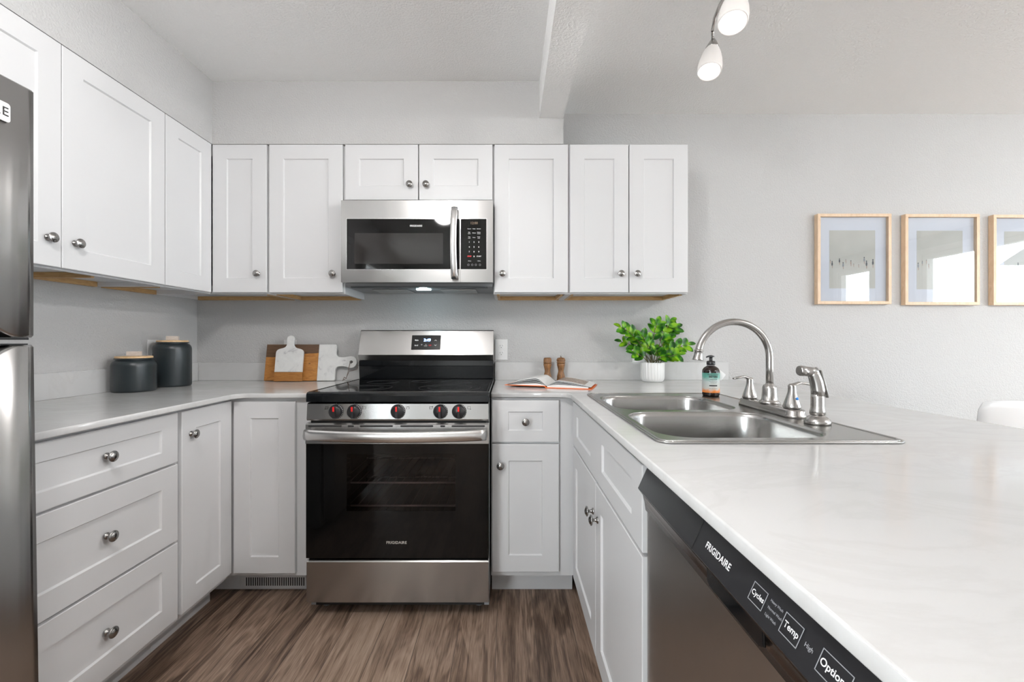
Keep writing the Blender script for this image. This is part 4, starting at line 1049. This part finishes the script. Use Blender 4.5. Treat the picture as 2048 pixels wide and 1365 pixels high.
stem_m = plain('stem', (0.11, 0.09, 0.035), 0.5)
ms = MB(); ml = MB(); rnd = random.Random(11)
U = lambda u: (u-1015)*2.392/860-0.806
Z = lambda v: H+(682-v)*2.392/860-ZR
def leaf(p, d, nrm_, L, w):
    d = d.normalized(); s = d.cross(nrm_).normalized(); n_ = s.cross(d).normalized(); rows = []
    for k in range(10):
        t = k/9; ww = w*(math.sin(PI*t**0.95)**0.55 if 0 < t < 1 else 0.0)+0.0004
        c = p+d*(L*t)-n_*(0.15*L*t*t)
        rows.append([c-s*ww*0.5+n_*ww*0.14, c-s*ww*0.25+n_*ww*0.03, c, c+s*ww*0.25+n_*ww*0.03, c+s*ww*0.5+n_*ww*0.14])
    ml.grid(rows, lf, True)
stems = [  # (tip u, tip v, depth offset of the tip, leaf pairs, leaf length)
    (1240, 655, -0.02, 5, 0.056), (1246, 684, 0.03, 3, 0.052), (1262, 706, -0.05, 2, 0.060), (1290, 694, -0.07, 2, 0.060),
    (1314, 648, 0.00, 3, 0.060), (1344, 646, 0.02, 3, 0.060), (1356, 656, 0.03, 4, 0.060), (1372, 690, -0.02, 4, 0.058), (1348, 709, -0.05, 3, 0.054),
    (1318, 712, -0.08, 2, 0.058), (1280, 672, -0.03, 3, 0.056), (1336, 690, 0.045, 2, 0.054), (1306, 700, -0.075, 2, 0.056)]
for tu, tv, dy, nl, LL in stems:
    tip = Vector((U(tu), dy, Z(tv))); base = Vector((rnd.uniform(-0.022, 0.022)+0.1*tip.x, rnd.uniform(-0.02, 0.02), 0.090))
    mid = Vector((base.x*0.6+tip.x*0.25, dy*0.4, 0.090+(tip.z-0.09)*0.72))
    pts = []
    for k in range(15):
        t = k/14; pts.append(base*(1-t)**2+mid*2*t*(1-t)+tip*t*t)
    ms.tube(pts, [0.0030-0.0016*k/14 for k in range(15)], 7, stem_m)
    for j in range(nl):
        t = 0.42+0.56*(j+0.45)/nl
        i = t*14; a = pts[int(i)]; c = pts[min(14, int(i)+1)]; p = a.lerp(c, i-int(i)); tan = (c-a).normalized()
        for sg in (-1, 1):
            side = tan.cross(Vector((0, -1, 0.25))).normalized()*sg
            d = tan*0.75+side*0.75+Vector((0, rnd.uniform(-0.45, 0.2), rnd.uniform(-0.05, 0.2)))
            nn = Vector((rnd.uniform(-0.45, 0.45), -0.8, rnd.uniform(0.3, 0.8)))
            leaf(p, d, nn, LL*rnd.uniform(0.85, 1.10), LL*rnd.uniform(0.56, 0.66))
    leaf(pts[-1], (pts[-1]-pts[-2]), Vector((0, -0.7, 0.7)), LL*0.8, LL*0.5)
ms.build('stems', parent=r); ml.build('foliage', parent=r)

# ---------------------------------------------------------------- framed prints
def blob_print(seed, people):
    m = MB(); rnd = random.Random(seed)
    return m
sand_m, nt, b = new_mat('beach_print'); P(b, rough=0.6)
n1 = N(nt, 'ShaderNodeTexNoise', Scale=5.0, Detail=4.0); nt.links.new(coords(nt), n1.inputs['Vector'])
nt.links.new(ramp(nt, n1.outputs['Fac'], [(0.3, (0.46, 0.45, 0.40)), (0.7, (0.56, 0.55, 0.50))]), b.inputs['Base Color'])
mat_board = plain('mat_board', (0.66, 0.68, 0.74), 0.7)
skin_p = plain('figure_tan', (0.42, 0.30, 0.24), 0.6); dark_p = plain('figure_dark', (0.03, 0.04, 0.05), 0.6); grey_p = plain('figure_grey', (0.22, 0.24, 0.27), 0.6)
def picture(label, x0, x1, z0, z1, figs, seed):
    w, h = (x1-x0)/2, (z1-z0)/2
    r = thing('framed_print', label, 'picture', ((x0+x1)/2, YW, (z0+z1)/2), 0, 'light oak framed prints')
    m = MB(); fw, fd = 0.017, 0.030
    for (a, c, e, f) in ((-w, w, h-fw, h), (-w, w, -h, -h+fw), (-w, -w+fw, -h+fw, h-fw), (w-fw, w, -h+fw, h-fw)): m.box(a, c, -fd, -0.001, e, f, frame_wood, 0.001)
    m.build('frame', parent=r)
    m = MB(); m.box(-w+fw, w-fw, -0.012, -0.002, -h+fw, h-fw, mat_board); m.build('mat', parent=r)
    pw = 0.1325; pz0, pz1 = -h+0.092, h-0.092
    m = MB(); m.box(-pw, pw, -0.0125, -0.0119, pz0, pz1, sand_m); pr_ = m.build('print', parent=r)
    m = MB(); rnd = random.Random(seed)
    for fx, fz, s in figs:
        cx_, cz_ = -pw+fx*2*pw, pz1-fz*(pz1-pz0)
        bm_ = rnd.choice([skin_p, dark_p, grey_p, skin_p])
        el = lambda a, c, rx, rz, mt: m.prism([(a+rx*math.cos(R(q)), c+rz*math.sin(R(q))) for q in range(0, 360, 30)], -0.0129, -0.0125, 'xz', mt)
        el(cx_, cz_, 0.0035*s, 0.009*s, bm_); el(cx_, cz_+0.0115*s, 0.0026*s, 0.003*s, dark_p); el(cx_+0.001, cz_-0.012*s, 0.0020*s, 0.008*s, skin_p)
    m.build('figures', parent=pr_)
    m = MB(); m.box(-w+fw, w-fw, -0.0225, -0.0205, -h+fw, h-fw, picture_glass); m.build('glazing', parent=r)
xp = lambda u: (u-1015)*2.47/860
picture('leftmost light oak framed beach print with many tiny figures, nearest the wall cabinets', xp(1635.5), xp(1783.3), 1.356, 1.876,
        [(0.06, 0.58, 1.2), (0.22, 0.53, 1.1), (0.30, 0.60, 1.2), (0.36, 0.53, 0.7), (0.47, 0.56, 1.0), (0.53, 0.60, 0.6), (0.64, 0.61, 0.6), (0.76, 0.51, 1.2), (0.81, 0.58, 1.4), (0.95, 0.56, 1.5), (0.02, 0.54, 0.7)], 3)
picture('middle light oak framed beach print with few tiny figures', xp(1811), xp(1959.9), 1.351, 1.874,
        [(0.03, 0.60, 1.3), (0.12, 0.55, 0.8), (0.21, 0.53, 0.8), (0.26, 0.60, 0.8), (0.55, 0.57, 0.9), (0.78, 0.55, 1.0), (0.9, 0.6, 0.8)], 5)
picture('rightmost light oak framed print cut by the edge of the photo', xp(1987.5), xp(2136), 1.350, 1.870, [(0.3, 0.58, 1.0), (0.7, 0.6, 1.0), (0.9, 0.55, 1.0)], 8)

# ---------------------------------------------------------------- chair beyond the peninsula
shell_m = plain('white_shell', (0.84, 0.85, 0.86), 0.3)
r = thing('dining_chair', 'white moulded dining chair standing beyond the peninsula under the framed prints', 'chair', (2.385, 2.20, 0), R(2))
m = MB(); rows = []
nseg = 24
for k in range(nseg+1):       # section from the front lip of the seat to the top of the back
    t = k/nseg
    if t < 0.45: q = t/0.45; y = 0.22-0.40*q; z = 0.455-0.020*math.sin(PI*q)+0.0*q; hwid = 0.215+0.01*math.sin(PI*q)
    elif t < 0.60: q = (t-0.45)/0.15; y = -0.18-0.055*math.sin(q*PI/2); z = 0.455+0.075*(1-math.cos(q*PI/2)); hwid = 0.215
    else: q = (t-0.60)/0.40; y = -0.235-0.050*q; z = 0.530+0.345*q; hwid = 0.215+0.020*q-0.018*max(0, (q-0.90)/0.10)**2
    row = []
    for j in range(15):
        s = -1+2*j/14
        bend = 0.045*s*s
        if t < 0.45: row.append((s*hwid, y, z+bend*0.7))
        else:
            zz = z-0.012*max(0, q if t >= 0.6 else 0)*abs(s)**10
            row.append((s*hwid, y+bend*1.3, zz))
    rows.append(row)
bm2 = bmesh.new(); vr = [[bm2.verts.new(p) for p in r_] for r_ in rows]
for a in range(len(rows)-1):
    for k in range(14): bm2.faces.new((vr[a][k], vr[a][k+1], vr[a+1][k+1], vr[a+1][k]))
bmesh.ops.recalc_face_normals(bm2, faces=bm2.faces)
bmesh.ops.solidify(bm2, geom=list(bm2.faces), thickness=0.006)
m.merge(bm2, shell_m, True); seat = m.build('seat_shell', parent=r)
leg_wood = wood('beech_leg', (0.55, 0.38, 0.22), (0.68, 0.50, 0.32), (20, 20, 4))
for sx in (-1, 1):
    for sy in (-1, 1):
        m = MB(); m.tube([(sx*0.13, sy*0.12-0.01, 0.435), (sx*0.21, sy*0.21-0.01, 0.0)], [0.016, 0.010], 12, leg_wood); m.build('leg', parent=r)
m = MB()
for (a, c) in (((-0.15, -0.145, 0.33), (0.15, 0.125, 0.33)), ((0.15, -0.145, 0.33), (-0.15, 0.125, 0.33))): m.tube([a, c], 0.004, 8, black_pl)
m.box(-0.14, 0.14, -0.14, 0.12, 0.418, 0.426, black_pl, 0.002)
m.build('brace', parent=r)

# ---------------------------------------------------------------- ceiling spotlight bar over the peninsula
r = thing('ceiling_spotlight', 'brushed metal ceiling spotlight bar with tilted frosted glass shades over the peninsula', 'ceiling light', (0.80, 1.1, ZC))
m = MB(); m.lathe([(0.065, -0.001), (0.065, -0.015), (0.055, -0.028), (0.012, -0.034), (0.010, -0.05)], (0.0, -0.10, 0), 'z', 32, nickel_m); m.build('canopy', parent=r)
def sp_to(x, y, z): return (x-0.80, y-1.1, z-ZC)
bar = [sp_to(0.70, 0.60, 2.41), sp_to(0.73, 0.75, 2.412), sp_to(0.80, 0.9, 2.412), sp_to(0.84, 1.05, 2.412), sp_to(0.80, 1.2, 2.412), sp_to(0.76, 1.33, 2.412), sp_to(0.765, 1.45, 2.412), sp_to(0.795, 1.56, 2.412), sp_to(0.80, 1.62, 2.41), sp_to(0.802, 1.665, 2.395), sp_to(0.803, 1.685, 2.36)]
m = MB(); m.tube(bar, 0.006, 12, nickel_m); m.build('bar', parent=r)
def spot(px, py, pz, stem_top):
    """shade axis leans; (px,py,pz) is the centre of the shade"""
    ax = Vector((-0.22, -0.25, -1)).normalized()
    s0 = Vector(sp_to(px, py, pz))
    M_ = Matrix.Translation(s0) @ Vector((0, 0, -1)).rotation_difference(ax).to_matrix().to_4x4()
    top = M_ @ Vector((0, 0, 0.098))
    m = MB(); m.tube([stem_top, (Vector(stem_top)+top)/2+Vector((0.0, 0, 0.0)), top], 0.0055, 10, nickel_m)
    m.T = M_; m.lathe([(0.0, 0.104), (0.010, 0.103), (0.013, 0.096), (0.020, 0.078), (0.0255, 0.062), (0.0262, 0.054), (0.022, 0.054)], (0, 0, 0), 'z', 28, nickel_m)
    hd = m.build('lamp_holder', parent=r)
    m = MB(); m.T = M_; m.lathe([(0.0215, 0.061), (0.0270, 0.052), (0.0350, 0.030), (0.0420, 0.000), (0.0452, -0.028), (0.0445, -0.050), (0.0420, -0.056), (0.0400, -0.054), (0.0425, -0.028), (0.039, 0.0), (0.032, 0.030), (0.024, 0.050)], (0, 0, 0), 'z', 40, opal_m)
    m.build('glass_shade', parent=hd)
    m = MB(); m.T = M_; m.lathe([(0.013, 0.04), (0.016, 0.02), (0.025, -0.010), (0.0275, -0.026), (0.024, -0.040), (0.012, -0.048), (0, -0.049)], (0, 0, 0), 'z', 28, bulb_m); m.build('bulb', parent=hd)
    p = M_ @ Vector((0, 0, -0.075)); l = lamp('spotlight_lamp', (p.x+0.80, p.y+1.1, p.z+ZC), 14, (1.0, 0.98, 0.965), 0.03, 105, (-1, -0.18, -0.58))
    return hd
spot(0.803, 1.70, 2.252, bar[-1])
spot(0.722, 1.37, 2.200, sp_to(0.762, 1.36, 2.412))
spot(0.70, 0.62, 2.20, bar[0])
# flush dome in the kitchen ceiling, over the aisle behind the camera
def dome(label, x, y, power):
    r = thing('ceiling_dome_light', label, 'ceiling light', (x, y, ZC))
    m = MB(); m.lathe([(0.11, -0.0005), (0.11, -0.02), (0.105, -0.022)], (0, 0, 0), 'z', 40, nickel_m); m.build('base', parent=r)
    m = MB(); m.lathe([(0.100, -0.021), (0.099, -0.045), (0.085, -0.072), (0.045, -0.088), (0, -0.092)], (0, 0, 0), 'z', 40, dome_m); m.build('dome', parent=r)
    lamp('dome_lamp', (x, y, ZC-0.16), power, (1.0, 0.985, 0.975), 0.10)
dome('round flush glass dome ceiling light over the kitchen aisle', -0.577, 0.35, 40)
dome('added round dome ceiling light, unseen, giving fill light from the dining area', 3.0, -0.5, 95)  # added fill lamp out of view, evens out the room light

# ---------------------------------------------------------------- outdoors, seen only in reflections
sid, nt, b = new_mat('white_siding'); P(b, col=(0.75, 0.77, 0.80), rough=0.6)
wv = N(nt, 'ShaderNodeTexWave', wave_type='BANDS', bands_direction='Z', wave_profile='SAW', Scale=1.3); nt.links.new(coords(nt), wv.inputs['Vector']); bump(nt, b, wv.outputs['Fac'], 0.8, 0.02)
roof_m = plain('roof_shingle', (0.12, 0.12, 0.13), 0.9); deck_m = plain('deck_board', (0.45, 0.44, 0.43), 0.7)
m = MB(); m.box(-14, 24, -18, 14, -0.4, -0.3, plain('concrete', (0.55, 0.54, 0.52), 0.9)); o = m.build('ground'); o['kind'] = 'structure'
r = thing('neighbour_house', 'white sided neighbouring house outside the patio door', 'house', (10.5, 0.5, -0.3))
m = MB(); m.box(0, 5, -4, 3.0, 0, 3.0, sid); m.build('wall', parent=r)
m = MB(); m.prism([(-4.4, 3.0), (3.4, 3.0), (-0.5, 5.2)], -0.4, 5.4, 'yz', roof_m); m.build('roof', parent=r)
for y in (-2.6, 0.8):
    m = MB(); m.box(-0.05, 0, y, y+1.3, 1.0, 2.3, plain('window_dark', (0.08, 0.10, 0.12), 0.05)); w_ = m.build('window', parent=r)
    m = MB(); frame_rect(m, 'x', -0.08, -0.04, y-0.08, y+1.38, 0.92, 2.38, 0.08, trim_m); m.build('window_frame', parent=w_)
r = thing('deck_railing', 'white deck railing outside the patio door', 'railing', (7.2, 0.1, -0.3))
m = MB(); m.box(-1.79, 0, -2.4, 2.4, 0.20, 0.28, deck_m); m.build('deck', parent=r)
m = MB(); m.box(-0.04, 0.04, -2.4, 2.4, 1.22, 1.28, trim_m); m.box(-0.03, 0.03, -2.4, 2.4, 0.38, 0.43, trim_m); m.build('rail', parent=r)
m = MB()
for k in range(36): m.box(-0.018, 0.018, -2.35+k*0.134, -2.314+k*0.134, 0.43, 1.22, trim_m)
m.build('balusters', parent=r)
